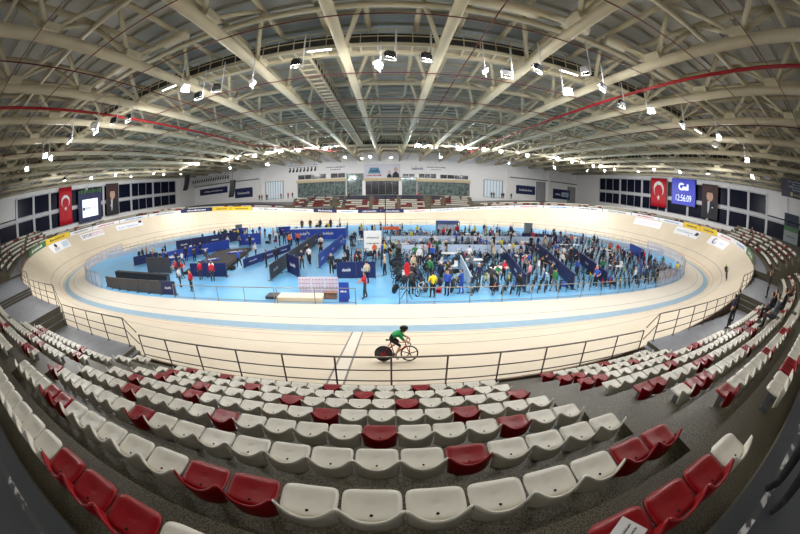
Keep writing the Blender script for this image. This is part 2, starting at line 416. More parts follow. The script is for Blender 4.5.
def row_positions(d, sa, sb, s_ref, x_ref):
    g = np.linspace(sa, sb, int(abs(sb - sa) * 8) + 2); P = np.array([edge(s, d)[:2] for s in g])
    L = np.concatenate([[0], np.cumsum(np.hypot(*(P[1:] - P[:-1]).T))]); L -= np.interp(s_ref, g, L); L += x_ref
    return g, L
def near_block(L):
    if -4.6 < L < 4.5: return 'centre'
    if 5.75 < L: return 'right'
    if L < -5.85: return 'left'
    return None
for k in range(8):
    d = row_d(k); g, L = row_positions(d, -31.5, 31.5, 0., 0.)
    for i in range(-90, 90):
        l = .4 + PITCH * i
        if not L[0] + .3 < l < L[-1] - .3: continue
        blk = near_block(l)
        if not blk: continue
        s = float(np.interp(l, L, g)); ok = False
        for a, b, D, kf in NEAR:
            if a <= s <= b and k <= kf: ok = True
        for a, b, D0, D1, kf in (STEP_JOINS[0], STEP_JOINS[2]):
            if a <= s <= b and k <= kf: ok = True
        if not ok: continue
        if any(c - .1 < s < c + .75 for c in (13.9, 21.3, -14.2, -21.5)): continue
        if k == 0 and .95 < l < 2.8: continue
        x, y, _, nx, ny = edge(s, d)
        rnd = random.Random(k * 997 + i // 2 * 31 + 5)
        red = i in RED_NEAR[k] if -22 < i < 24 else rnd.random() < .17
        seat_list.append((math.dist((x, y, row_z(k)), CAM), x, y, row_z(k), math.atan2(nx, -ny), 'r' if red else 'w', k, i, blk))
for side in (1, -1):
    for j in range(5):
        a, b = (32.2, 103.5) if side > 0 else (-103.5, -32.2)
        g, L = row_positions(turn_d(j), a, b, a, 0.)
        for i in range(1, int(L[-1] / PITCH) - 1):
            if i % 30 in (0, 1, 2): continue
            s = float(np.interp(i * PITCH, L, g)); x, y, z, nx, ny = edge(s, turn_d(j)); z = turn_z(s, j)
            if j >= turn_rows(s)[0] or 51 < abs(s) < 53: continue
            if abs(x) > XW - .6: continue
            rnd = random.Random(j * 997 + i // 2 * 31 + side)
            seat_list.append((math.dist((x, y, z), CAM), x, y, z, math.atan2(nx, -ny), 'r' if rnd.random() < .2 else 'w', 20 + j, i, 'turn' + ('right' if side > 0 else 'left')))
for k in range(8):
    for (a, b, kf) in ((104.4, 113.6, 4), (114.4, 135.6, 7), (136.4, 145.6, 4)):
        if k > kf: continue
        g, L = row_positions(row_d(k), a, b, a, 0.)
        for i in range(1, int(L[-1] / PITCH)):
            if i % 15 in (0, 1): continue
            s = float(np.interp(i * PITCH, L, g)); x, y, _, nx, ny = edge(s, row_d(k))
            rnd = random.Random(k * 91 + i // 3 * 7 + int(a))
            seat_list.append((math.dist((x, y, row_z(k)), CAM), x, y, row_z(k), math.atan2(nx, -ny), 'r' if rnd.random() < .36 else 'w', 40 + k, i, 'far'))
seat_list.sort()
# index of every individual seat inside its row, for its label
CN = {'w': 'white', 'r': 'red'}
ROWN = ['back row', 'seventh row from the rail', 'sixth row from the rail', 'fifth row from the rail', 'fourth row from the rail', 'third row from the rail', 'second row from the rail', 'front row at the rail']
def in_view(q):
    d = Vector((q[1], q[2], q[3] + .45)) - Vector(CAM); a = -CAM_YAW
    x, y = d.x * math.cos(a) - d.y * math.sin(a), d.x * math.sin(a) + d.y * math.cos(a)
    fw, up = y * math.cos(CAM_PITCH) - d.z * math.sin(CAM_PITCH), y * math.sin(CAM_PITCH) + d.z * math.cos(CAM_PITCH)
    th = math.acos(max(-1, min(1, fw / d.length))); r = 618. * math.sin(th / 2) / math.hypot(x, up)
    return abs(r * x) < 412 and abs(r * up) < 285
indiv = [q for q in seat_list if q[6] < 8 and in_view(q)][:300]; rest = [q for q in seat_list if q not in indiv]
BLKN = {'centre': 'centre block', 'left': 'left block', 'right': 'right block'}
first = {}
for q in indiv:
    dist, x, y, z, rz, c, k, i, blk = q
    t = empty('stadium_seat', (x, y, z), rz)
    # count from the aisle that bounds the block
    if blk == 'centre': n = i + 12; frm = 'left end'
    elif blk == 'right': n = i - 12; frm = 'aisle'
    else: n = -14 - i; frm = 'aisle'
    n = max(1, n)
    tag(t, f'{CN[c]} plastic seat, {ordinal(n)} from the {frm}, {ROWN[k]}, {BLKN[blk]}', 'seat', f'{CN[c]} seats of the near stand')
    link('seat_pan', PROTO[c][0], t); link('backrest', PROTO[c][1], t); link('pedestal', BASE, t)
# the seats beyond those: one mesh
def low_seat(mb, x, y, z, rz, m):
    cs, sn = math.cos(rz), math.sin(rz)
    T = lambda p: (x + p[0] * cs - p[1] * sn, y + p[0] * sn + p[1] * cs, z + p[2])
    a = [(-.2, -.17), (-.17, .14), (.17, .14), (.2, -.17)]
    V = [T((p[0], p[1], h)) for h in (.28, .32) for p in a]
    mb.add(V, [(3, 2, 1, 0), (4, 5, 6, 7), (0, 1, 5, 4), (1, 2, 6, 5), (2, 3, 7, 6), (3, 0, 4, 7)], m)
    b = [(-.18, -.13, .12), (-.09, -.18, .12), (.09, -.18, .12), (.18, -.13, .12), (.208, -.14, .46), (.1, -.21, .38), (-.1, -.21, .38), (-.208, -.14, .46)]
    V = [T(p) for p in b] + [T((p[0], p[1] - .025, p[2])) for p in b]
    mb.add(V, [(0, 1, 6, 7), (1, 2, 5, 6), (2, 3, 4, 5), (15, 14, 9, 8), (14, 13, 10, 9), (13, 12, 11, 10), (7, 6, 14, 15), (6, 5, 13, 14), (5, 4, 12, 13), (0, 7, 15, 8), (3, 11, 12, 4), (0, 8, 9, 1), (1, 9, 10, 2), (2, 10, 11, 3)], m)
    V = [T((p[0] * .03, p[1] * .03 - .02, h)) for h in (0, .28) for p in ((-1, -1), (-1, 1), (1, 1), (1, -1))]
    mb.add(V, [(0, 1, 5, 4), (1, 2, 6, 5), (2, 3, 7, 6), (3, 0, 4, 7)], 2)
mb = MB()
for q in rest:
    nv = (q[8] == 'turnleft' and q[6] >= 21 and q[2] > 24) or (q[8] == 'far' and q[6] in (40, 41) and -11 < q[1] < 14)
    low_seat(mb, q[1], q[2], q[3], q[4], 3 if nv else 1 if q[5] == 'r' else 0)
tag(mb.build('distant_stadium_seats', [M_seatw, M_seatr, M_steel, M_navy]), 'rows of small white and red seats further round the stands', 'seats', kind='stuff')
# sheet of paper on a red seat of the back row
x, y, _, nx, ny = edge(2.9, row_d(0)); 
mb = MB().box((0, 0, 0), (.15, .21, .003)); put(mb, squiggle(.1, .02, 6, 3), lambda a, b: (a, b + .03, .003), 1); put(mb, squiggle(.1, .02, 5, 4), lambda a, b: (a, b - .02, .003), 1)
tag(mb.build('paper_sheet', [M_whitep, M_black], loc=(3.0, -37.47, row_z(0) + .334), rot=(0, 0, .5)), 'white printed paper sheet lying on a red back row seat', 'paper')

# ------------------------------------------------------------------ rail along the track
POST = MB().tube([(0, 0, 0), (0, 0, 1.04)], .024, 8).box((0, 0, .006), (.12, .12, .012)).mesh('post', [M_rail], False)
def rail_run(a, b, D, label):
    s0 = (a + b) / 2; x, y, _, nx, ny = edge(s0, .09); t = empty('guard_rail', (x, y, D(s0)))
    tag(t, label, 'railing', 'guard rails along the near side of the track')
    n = max(2, int((b - a) / .8)); pts = [Vector((*edge(a + (b - a) * i / n, .09)[:2], D(a + (b - a) * i / n))) - Vector((x, y, D(s0))) for i in range(n + 1)]
    for h, r, nm, m in ((1.05, .025, 'handrail', M_railtop), (.66, .017, 'middle_rail', M_rail), (.33, .017, 'lower_rail', M_rail)):
        MB().tube([p + Vector((0, 0, h)) for p in pts], r, 8).build(nm, m, t, True)
    np_ = max(1, round((b - a) / 1.45))
    for i in range(np_ + 1):
        s = a + (b - a) * i / np_; px, py, _, _, _ = edge(s, .09)
        link('post', POST, t, (px - x, py - y, D(s) - D(s0)))
RAILS = [(-6.5, 10.2, C7 - .08, 'long bronze guard rail in front of the centre seats'), (-13.5, -7.3, row_z(6), 'bronze guard rail beyond the steps at the centre block left end'), (-20.8, -14.3, row_z(4), 'second raised bronze guard rail section going left'),
         (-31.4, -21.6, row_z(3), 'third raised bronze guard rail section going left'), (11., 21.2, row_z(6), 'bronze guard rail beyond the steps at the centre block right end'), (22., 31.4, row_z(4), 'second raised bronze guard rail section going right')]
for a, b, D, lb in RAILS: rail_run(a, b, lambda s, D=D: D, lb)
rail_run(31.7, 70., lambda s: edge(s)[2] + .03, 'curved bronze guard rail around the right hand banking')
rail_run(-70., -31.7, lambda s: edge(s)[2] + .03, 'curved bronze guard rail around the left hand banking')
for (a, b, D0, D1, _) in STEP_JOINS:
    x, y, _, _, _ = edge((a + b) / 2, .09); t = empty('stair_rail', (x, y, min(D0, D1)))
    p0 = Vector((*edge(a, .09)[:2], D0)); p1 = Vector((*edge(b, .09)[:2], D1)); o = Vector((x, y, min(D0, D1)))
    for h, nm in ((1.05, 'handrail'), (.62, 'middle_rail')): MB().tube([p0 + Vector((0, 0, h)) - o, p1 + Vector((0, 0, h)) - o], .018, 8).build(nm, M_rail, t, True)
    side = 'right' if a > 0 else 'left'; nth = {10.3: 'centre', 21.3: 'second', -7.27: 'centre', -14.27: 'second', -21.57: 'third'}[a]
    tag(t, f'sloping bronze rail over the {nth} walkway steps on the {side}', 'railing', 'sloping rails over the walkway steps')
# brown kerb board at the outer edge
mb = MB(); n = 140
for i in range(n + 1):
    s = -70 + i; x, y, z, nx, ny = edge(s)
    for d, h in ((-.05, -.3), (-.05, .22), (.015, .22), (.015, -.3)): mb.v.append((x + nx * d, y + ny * d, z + h))
for i in range(n):
    for j in range(3): mb.f.append((i * 4 + j, i * 4 + 4 + j, i * 4 + 5 + j, i * 4 + j + 1)); mb.m.append(0)
struct(mb.build('trim_kerb', mat('brown_kerb_board', (124, 100, 78), .6, noise_amt=.15, scale=3)), 'brown timber kerb along the outer edge of the track')

# ------------------------------------------------------------------ walls and windows
WT = 18.2
def wall_box(name, x0, x1, y0, y1, z0, z1, m, label=None):
    return struct(rect_floor(name, x0, x1, y0, y1, z0, z1, m), label)
wall_box('wall_back', -XW - .3, XW + .3, YN - .3, YN, -.4, WT, M_white, 'wall behind the near stand')
wall_box('wall_front', -XW - .3, XW + .3, YF, YF + .3, -.4, WT, M_white, 'long white wall across the far side of the hall')
COLS_L = [-42, -37, -31.5, -25, -19.6, -14.8, -10.1, -4.6, 1.3, 6.8, 12, 17, 26.2, 37.3]
COLS_R = [-42, -37, -31.5, -26, -20.7, -15.9, -10.6, -4.8, 1.1, 7.9, 16.8, 25.7, 35.5]
def side_wall(sx, cols, side):
    x0, x1 = sorted((sx * XW, sx * (XW + .3)))
    wall_box('wall_' + side, x0, x1, YN, YF, -.4, 7.0, M_white, f'white wall below the windows on the {side}')
    wall_box('wall_' + side, x0, x1, YN, YF, 14.0, WT, M_white, f'white wall above the windows on the {side}')
    wall_box('wall_' + side, x0, x1, cols[-1], YF, 7., 14., M_white, f'white wall beyond the last window on the {side}')
    wall_box('wall_' + side, x0, x1, YN, cols[3 if sx < 0 else 3] + 5 if sx < 0 else cols[4], 10.7, 14., M_white, f'white panel above the nearest windows on the {side}')
    wi = 0
    for a, b in zip(cols[:-1], cols[1:]):
        for (z0, z1) in ((7.0, 10.0), (10.5, 14.0)):
            if z0 > 10 and b <= (-19.6 if sx < 0 else -20.7): continue
            wi += 1
            t = empty(f'window_{wi}' if sx < 0 else f'window_{wi + 40}', (sx * (XW + .05), (a + b) / 2, z0)); struct(t, f'dark window pane between white mullions on the {side}')
            w = b - a; h = z1 - z0
            MB().box((sx * .1, 0, h / 2), (.03, w, h)).build('glass_pane', M_night, t)
            f = MB(); f.box((0, -w / 2 + .26, h / 2), (.2, .08, h)); f.box((0, w / 2 - .26, h / 2), (.2, .08, h)); f.box((0, 0, h - .1), (.2, w, .12)); f.box((0, 0, .1), (.2, w, .1))
            for q in (-.17, .17) if w > 8 else (): f.box((0, q * w, h / 2), (.1, .08, h))
            f.build('window_frame', M_frame, t)
        wall_box('trim_mullion', min(sx * XW, sx * (XW - .12)), max(sx * XW, sx * (XW - .12)), a - .24, a + .24, 7., 14.2, M_frame, f'white column between the windows on the {side}')
    wall_box('trim_sill_' + side, min(sx * XW, sx * (XW - .1)), max(sx * XW, sx * (XW - .1)), YN, cols[-1], 10.0, 10.5, M_frame, f'white band between the two window rows on the {side}')
side_wall(-1, COLS_L, 'left'); side_wall(1, COLS_R, 'right')
# far wall: glass pavilion, dark upper windows, tan fascias
def far_window(x0, x1, z0, z1, m, nm, n_mull, label, depth=.12):
    global WN
    t = empty(f'window_{WN}', ((x0 + x1) / 2, YF - .02, z0)); WN += 1; struct(t, label); w = x1 - x0; h = z1 - z0
    MB().box((0, -.03, h / 2), (w, .04, h)).build('glass_pane', m, t)
    f = MB()
    for i in range(n_mull + 1): f.box((-w / 2 + w * i / n_mull, -depth / 2 - .03, h / 2), (.1 if 0 < i < n_mull else .22, depth, h))
    f.box((0, -depth / 2 - .03, h - .07), (w, depth, .14)); f.box((0, -depth / 2 - .03, .05), (w, depth, .1))
    f.build('window_frame', nm, t)
WN = 81
M_framed = mat('grey_window_frame', (120, 124, 122), .5)
far_window(-24.2, -10.4, 5.3, 9.4, M_glass, M_framed, 9, 'tall grey green glazing left of the centre of the far wall')
far_window(-9.9, -5.4, 5.3, 11.4, M_glass, M_framed, 3, 'tall stairwell glazing left of the far poster')
far_window(-5.0, 4.6, 5.3, 9.2, M_dkglass, M_framed, 5, 'dark glazing under the far poster')
far_window(4.9, 9.2, 5.3, 10.2, M_glass, M_framed, 3, 'grey glazing right of the far poster')
far_window(9.6, 24.3, 5.3, 9.0, M_glass, M_framed, 9, 'tall grey green glazing right of the centre of the far wall')
far_window(-24.2, -15.8, 10.3, 11.8, M_dkglass, M_white, 4, 'dark upper window strip at the left of the far wall')
far_window(-14.6, -10.4, 10.3, 11.8, M_dkglass, M_white, 2, 'second dark upper window strip of the far wall')
far_window(5.4, 8.8, 10.2, 11.3, M_dkglass, M_white, 2, 'dark upper window beside the far poster')
far_window(9.8, 14.8, 10.0, 11.4, M_dkglass, M_white, 3, 'dark upper window strip right of the far poster')
far_window(15.8, 24.0, 10.0, 11.3, M_dkglass, M_white, 4, 'dark upper window strip at the right of the far wall')
far_window(-34.4, -28.8, 5.3, 10.5, M_brightglass, M_framed, 7, 'bright glazing in the white wall beyond the far left seats')
far_window(28.7, 34.4, 5.3, 10.4, M_brightglass, M_framed, 6, 'bright glazed doors in the white wall beyond the far right seats')
for x0, x1, z0, z1, nm in ((-24.6, -9.9, 9.45, 10.15, 'left'), (-5.4, 4.9, 9.3, 10.0, 'centre'), (9.2, 24.6, 9.1, 9.8, 'right')):
    wall_box('trim_fascia', x0, x1, YF - .5, YF - .02, z0, z1, M_tan, f'tan fascia above the {nm} glazing of the far wall')
for x in (-5.2, 4.8): wall_box('trim_pilaster', x - .45, x + .45, YF - .4, YF - .02, 5.2, 9.3, M_white, 'white pilaster beside the central glazing')
for x0, x1 in ((-61.4, -36.), (36., 61.4)): wall_box('trim_cornice', x0, x1, YF - .35, YF - .02, 11.5, 11.8, M_framed, 'grey ledge line on the far white wall')
for x in (50.3, 36.2, -36.): wall_box('trim_column', x - .4, x + .4, YF - .5, YF - .02, 5.2, 14., M_white, 'white column on the far wall')
def door_box(n, x0, x1, z0, z1, m, label):
    t = empty(f'door_{n}', ((x0 + x1) / 2, YF - .02, z0)); struct(t, label); w = x1 - x0; h = z1 - z0
    MB().box((0, -.04, h / 2), (w, .06, h)).build('door_leaf', m, t)
    f = MB().box((-w / 2, -.07, h / 2), (.2, .14, h)).box((w / 2, -.07, h / 2), (.2, .14, h)).box((0, -.07, h), (w + .2, .14, .2)); f.build('door_frame', M_framed, t)
door_box(1, 45.9, 49.0, 5.3, 11., mat('grey_door', (150, 152, 158), .5), 'tall grey opening between two navy wall signs')
door_box(2, 57.8, 60.8, 5.3, 10.6, mat('grey_door', (150, 152, 158), .5), 'grey opening at the right end of the far wall')

# ------------------------------------------------------------------ roof
def deck_mat():
    m = bpy.data.materials.new('ribbed_metal_deck'); m.use_nodes = True; nt = m.node_tree; b = nt.nodes['Principled BSDF']
    tc = nt.nodes.new('ShaderNodeTexCoord'); w = nt.nodes.new('ShaderNodeTexWave'); w.bands_direction = 'Y'; w.inputs['Scale'].default_value = 1.6; w.inputs['Distortion'].default_value = 0
    nt.links.new(tc.outputs['Object'], w.inputs['Vector'])
    r = nt.nodes.new('ShaderNodeValToRGB'); r.color_ramp.elements[0].color = (*lin((176, 175, 168)), 1); r.color_ramp.elements[1].color = (*lin((206, 205, 198)), 1)
    nt.links.new(w.outputs['Fac'], r.inputs['Fac']); nt.links.new(r.outputs['Color'], b.inputs['Base Color'])
    bp = nt.nodes.new('ShaderNodeBump'); bp.inputs['Strength'].default_value = .5; bp.inputs['Distance'].default_value = .05
    nt.links.new(w.outputs['Fac'], bp.inputs['Height']); nt.links.new(bp.outputs['Normal'], b.inputs['Normal']); b.inputs['Roughness'].default_value = .5
    return m
struct(rect_floor('ceiling', -XW - .3, XW + .3, YN - .3, YF + .3, WT, WT + .2, deck_mat()), 'ribbed metal roof deck')
ZCH = 15.0; XS = [-.83 + 5.5 * k for k in range(-11, 12)]; YNODE = [-40.6 + 6.6 * n for n in range(14)]; YMID = [y + 3.3 for y in YNODE[:-1]]
ch = MB().tube([(0, YN + .02, ZCH), (0, YF - .02, ZCH)], .29, 14).mesh('ceiling_chord', [M_chord], True)
web = MB(); gus = MB()
for y in YNODE:
    gus.box((0, y, ZCH + .33), (.8, 1.2, .4))
    for dx in (-1.3, 1.3):
        for dy in (-3.3, 3.3):
            if YN + .3 < y + dy < YF - .3: web.tube([(0, y + (.2 if dy > 0 else -.2), ZCH + .4), (dx, y + dy, 17.25)], .15, 8)
web = web.mesh('ceiling_web', [M_strut], True); gus = gus.mesh('ceiling_gusset', [M_chord])
top = MB().tube([(0, YN + .02, 17.3), (0, YF - .02, 17.3)], .17, 8).mesh('ceiling_top_chord', [M_strut], True)
for n_, x in enumerate(XS):
    t = empty('ceiling_truss', (x, 0, 0)); struct(t, 'cream tubular roof truss running away from the near stand')
    link('bottom_chord', ch, t); link('web_struts', web, t); link('gusset', gus, t)
    for q in (-1.3, 1.3): link('top_chord', top, t, (q, 0, 0))
cross = MB().tube([(-XW + .02, 0, 0), (XW - .02, 0, 0)], .2, 10).mesh('ceiling_cross_tube', [M_strut], True)
for y in YMID: struct(link('ceiling_cross_tube', cross, None, (0, y, 16.6)), 'cream cross tube of the roof')
pur = MB().box((0, 0, 0), (2 * XW - .04, .09, .26)).mesh('ceiling_purlin', [mat('grey_purlin', (176, 170, 152), .6)])
for i in range(55):
    y = YN + .8 + 1.68 * i
    if y < YF: struct(link('ceiling_purlin', pur, None, (0, y, 17.95)), 'thin roof purlin under the metal deck')
# pipes
def pipe(pts, r, m, label, grp=None):
    return tag(MB().tube(pts, r, 8).build('hanging_pipe', m, smooth=True), label, 'pipe', grp)
pipe([(17.3, YN + .1, 14.45), (17.3, 26, 14.45)], .1, M_pipe, 'thick red water pipe running under the roof trusses on the right')
pipe([(-18.9, YN + .1, 14.45), (-18.9, 6, 14.45), (-8, 22, 14.45)], .1, M_pipe, 'thick red water pipe running under the roof trusses on the left')
for n_, y in enumerate((-34.8, -30.4, -26.0, -18.4, -12, -5, 3)):
    pipe([(-60, y, 14.64), (60, y, 14.64)], .035, M_pipedk, f'thin dark red sprinkler pipe crossing under the trusses, {ordinal(n_ + 1)} from the near stand', 'thin sprinkler pipes under the roof')
for n_, x in enumerate((-31, -13.6, 6.2, 26.5)):
    tag(MB().tube([(x, -43, 14.58), (x, 40, 14.58)], .035, 8).build('hanging_pipe', M_pipedk, smooth=True), f'thin dark red sprinkler pipe running away under the roof, {ordinal(n_ + 1)} from the left windows', 'pipe', 'thin sprinkler pipes under the roof')
# catwalks: a ladder-like gangway with rails
def catwalk(p0, p1, label):
    a = Vector(p0); b = Vector(p1); L = (b - a).length; ang = math.atan2((b - a).y, (b - a).x)
    t = empty('gangway', a, ang); tag(t, label, 'gangway')
    f = MB()
    for y in (-.55, .55): f.box((L / 2, y, 0), (L, .1, .22))
    for i in range(int(L / 1.0) + 1): f.box((i * 1.0 + .1, 0, 0), (.12, 1.1, .1))
    f.build('floor_frame', M_chord, t)
    MB().box((L / 2, 0, .13), (L, 1.06, .03)).build('floor_grating', mat('grating', (170, 160, 138), .6, noise_amt=.2, scale=12), t)
    r = MB()
    for y in (-.55, .55):
        for h in (.65, 1.15): r.box((L / 2, y, h), (L, .05, .06))
        for i in range(int(L / 1.0) + 1): r.box((i * 1.0 + .1, y, .62), (.05, .05, 1.05))
    r.build('side_rail', M_strut, t)
    k = MB().box((L / 2, -.46, .55), (L, .04, .62)).box((L / 2, .5, .35), (L, .03, .42)); k.build('cable_tray', mat('dark_cable_tray', (52, 50, 46), .7), t)
catwalk((-54, -20.6, 15.45), (54, -20.6, 15.45), 'near ladder-like gangway hung across the roof')
catwalk((-54, 21.4, 15.45), (54, 21.4, 15.45), 'far gangway hung across the roof')
catwalk((-3.7, -19.9, 15.45), (-3.7, 20.7, 15.45), 'gangway joining the near and the far gangways')
catwalk((-44, -19.9, 15.45), (-44, 20.7, 15.45), 'gangway across the left end of the roof')
catwalk((44, -19.9, 15.45), (44, 20.7, 15.45), 'gangway across the right end of the roof')
# ducts seen above the near trusses
for n_, (x0, x1, y) in enumerate(((-18, -9, -25.6), (2.2, 12, -25.6), (13.6, 23, -25.6), (-30, -20, -25.6))):
    t = empty('air_duct', ((x0 + x1) / 2, y, 16.3)); L = x1 - x0
    tag(t, f'cream round air duct above the near trusses, {ordinal((n_ + 1) % 4 + 1)} from the left windows', 'duct', 'round air ducts above the near trusses')
    MB().tube([(-L / 2, 0, 0), (L / 2, 0, 0)], .36, 14).build('duct_body', M_chord, t, True)
    for q in (-.3, .25): MB().box((q * L, 0, -.37), (1.3, .3, .04)).build('vent_grille', mat('duct_grille', (140, 138, 128), .6), t)

# ------------------------------------------------------------------ lamps
def flood_meshes():
    rod = MB().tube([(0, 0, 0), (0, 0, 2.)], .04, 6).mesh('hanger_rod', [M_lamphouse], True)
    yoke = MB().box((0, 0, 0), (.62, .06, .05)).box((-.3, 0, .2), (.03, .06, .42)).box((.3, 0, .2), (.03, .06, .42)).mesh('bracket', [M_lamphouse])
    hs = {}
    for nm, m_ in (('black', M_darkhouse), ('white', M_lamphouse)):
        h = MB(); V = [(-.27, -.05, -.22), (.27, -.05, -.22), (.27, -.05, .22), (-.27, -.05, .22), (-.2, .2, -.14), (.2, .2, -.14), (.2, .2, .14), (-.2, .2, .14)]
        h.add(V, [(0, 1, 2, 3), (7, 6, 5, 4), (0, 4, 5, 1), (1, 5, 6, 2), (2, 6, 7, 3), (3, 7, 4, 0)])
        for q in (-.12, 0, .12): h.box((q, .22, 0), (.02, .08, .24))
        hs[nm] = h.mesh('housing', [m_])
    lens = MB().box((0, -.06, 0), (.4, .02, .3)).mesh('lens', [M_lamp])
    return rod, yoke, hs, lens
ROD, YOKE, HOUS, LENS = flood_meshes()
LIGHT = bpy.data.lights.new('flood', 'AREA'); LIGHT.shape = 'DISK'; LIGHT.size = .45; LIGHT.energy = 370; LIGHT.color = (1., .985, .97)
LWALL = LIGHT.copy(); LWALL.energy = 900; LWALL.size = .6
def floodlight(x, y, z, aim, colr, label, grp, rod=True, light=None, sc=1.):
    """aim: plan angle the lens faces; tilted 50 degrees down"""
    t = empty('hanging_floodlight', (x, y, z), aim); tag(t, label, 'floodlight', grp)
    if rod: link('hanger_rod', ROD, t, (-.32, 0, .0))
    link('bracket', YOKE, t)
    tilt = math.radians(52)
    link('housing', HOUS[colr], t, (0, 0, .3), (tilt, 0, 0)); link('lens', LENS, t, (0, 0, .3), (tilt, 0, 0))
    t.scale = (sc, sc, sc)
    if rod and sc > 1: [o for o in COL.objects if o.parent == t and o.name.startswith('hanger_rod')][0].scale.z = .5
    l = link('lamp_light', light or LIGHT, t, (0, -.12, .2), (tilt - PI / 2 + .0, 0, 0))
    return t
NEARF = [(-2.7, -23.9), (-5.9, -22.1), (-8., -22.8), (-9.6, -22.4), (-9.3, -24.3), (1.8, -24.0), (1.2, -22.7), (3.5, -23.9), (6.7, -22.9), (7.9, -23.), (9.0, -24.5), (12.1, -22.5), (13.2, -24.6), (11.1, -25.9), (16, -23.2), (17.9, -24.4), (21.6, -24.6), (27.2, -24.8), (-15.8, -23.2), (-16.8, -24.), (-19.3, -24.1), (-18.2, -25.1), (-21.9, -25.4), (-26.7, -26.1), (-31.6, -26.8), (-27.8, -24.9), (25, -26.5), (32.3, -26.6), (41., -24.1)]
order = sorted(range(len(NEARF)), key=lambda i: NEARF[i][0])
for rank, i in enumerate(order):
    x, y = NEARF[i]; rnd = random.Random(i * 13 + 1)
    aim = rnd.choice([PI * .62, -PI * .62, .7, -.7, 1.2, -1.2, 1.9]); c = 'black' if i in (0, 2, 3, 5, 7, 9, 10, 12, 14, 16, 18, 19, 20, 22) else 'white'
    if c == 'black': aim = rnd.choice([PI, PI + .4])      # lens turned away from the near stand
    if abs(x) > 30: aim = -PI * .5 if x > 0 else PI * .5
    floodlight(x, y, 13., aim, c, f'{c} floodlight on a white rod below the near gangway, {ordinal(rank + 1)} from the left windows', 'floodlights below the near gangway')
    tag(MB().box((0, 0, 0), (.08, .08, .4)).build('hook', M_lamphouse), None) if False else None
FARX = [-38.7, -31.6, -28.8, -27.9, -25.1, -21, -18.6, -17, -15.3, -12.5, -10.3, -9, 6.7, 8.2, 10.3, 13.4, 14.9, 16.7, 19.3, 21.8, 23.1, 26.5, 29.3, 34.1, 35.6, 36.9, 40.1, 42.3, 46.9, -42.6, -45.2]
for rank, x in enumerate(sorted(FARX)):
    floodlight(x, 20. - (rank % 3) * .9, 14.6 + .3 * (rank % 2), [0, PI, .3, PI][rank % 4], 'white', f'glowing floodlight below the far gangway, {ordinal(rank + 1)} from the left windows', 'floodlights below the far gangway', light=LWALL if rank % 4 == 3 else None, sc=1.45)
for rank, x in enumerate((-33, -24, -7., -3.7, -2, 2.1, 12, 27, 38)):
    floodlight(x, 23.5 + (rank % 2), 13.2, PI if rank % 2 else 0, 'white', f'small glowing floodlight behind the far gangway, {ordinal(rank + 1)} from the left windows', 'floodlights behind the far gangway', light=LWALL if rank % 2 else None)
for sx, nm in ((-1, 'left'), (1, 'right')):
    for rank, y in enumerate((-15, -8, -3, 2.5, 8, 13, 17.5)):
        floodlight(sx * (43.2 + (rank % 2) * 1.6), y, 13.25, (-sx if rank % 3 else sx) * PI / 2 + (rank % 3 - 1) * .2, 'white' if rank % 2 else 'black', f'floodlight under the {nm} end gangway, {ordinal(rank + 1)} from the near stand', f'floodlights under the {nm} end gangway', light=None if rank % 3 else LWALL)
# fluorescent tubes on the gangway
for n_, (x, y) in enumerate(((-2.25, -21.25), (13.2, -21.25), (-13.5, -21.25), (-30, -21.25), (30, -21.25))):
    t = empty('hanging_tube_lamp', (x, y, 15.25)); tag(t, f'glowing tube lamp on the near gangway edge, {ordinal([3, 4, 2, 1, 5][n_])} from the left windows', 'lamp', 'tube lamps on the near gangway')
    MB().box((0, 0, .05), (1.5, .16, .07)).build('lamp_tray', M_lamphouse, t); MB().tube([(-.72, 0, -.02), (.72, 0, -.02)], .05, 8).build('lamp_tube', M_tube, t, True)
# hung line array loudspeakers
def line_array(x, y, z0, n, label, grp):
    t = empty('line_array_speaker', (x, y, z0)); tag(t, label, 'loudspeaker', grp)
    p = Vector((0, 0, 0)); a = 0.
    for i in range(n):
        m = Matrix.Rotation(a, 3, 'X'); MB().box((0, 0, 0), (1.25, .8, .48), M=m).box((0, -.41, 0), (1.1, .02, .4), 1, M=m).build('speaker_cabinet', [M_blackm, mat('speaker_grille', (48, 48, 50), .8)], t, loc=p)
        a += .07; p = p + Vector((0, -.04 * i, -.5))
    MB().tube([(0, 0, .3), (0, 0, 14.6 - z0)], .05, 6).build('hanger_cable', M_steel, t)
line_array(-51., 30., 14., 8, 'black hanging line array loudspeaker beside the left windows', 'hanging loudspeakers')
line_array(-36., 30., 10.8, 8, 'black hanging line array loudspeaker in front of the far white wall', 'hanging loudspeakers')
# black spotlight trusses
def spot_truss(x0, x1, y, z, n, label):
    t = empty('spotlight_truss', ((x0 + x1) / 2, y, z)); tag(t, label, 'spotlight truss'); L = x1 - x0
    b = MB()
    for dy in (-.2, .2):
        for dz in (0, .4): b.tube([(-L / 2, dy, dz), (L / 2, dy, dz)], .03, 6)
    for i in range(int(L)): b.tube([(-L / 2 + i, -.2, 0), (-L / 2 + i + .9, -.2, .4)], .02, 5)
    b.build('truss_frame', M_steel, t)
    for i in range(n):
        xx = -L / 2 + (i + .5) * L / n
        MB().tube([(xx, 0, -.1), (xx, -.15, -.55), (xx, -.5, -.85)], [.14, .2, .24], 8).build('spot_head', M_blackm, t)
    for q in (-.4, .4): MB().tube([(q * L, 0, .4), (q * L, 0, 14.7 - z)], .03, 6).build('hanger_cable', M_steel, t)
spot_truss(-19.3, -13., 25., 12., 8, 'hanging truss of black spotlights in front of the far upper windows')
spot_truss(-56.5, -42.6, 40., 13.3, 16, 'hanging truss of black spotlights at the far left corner')

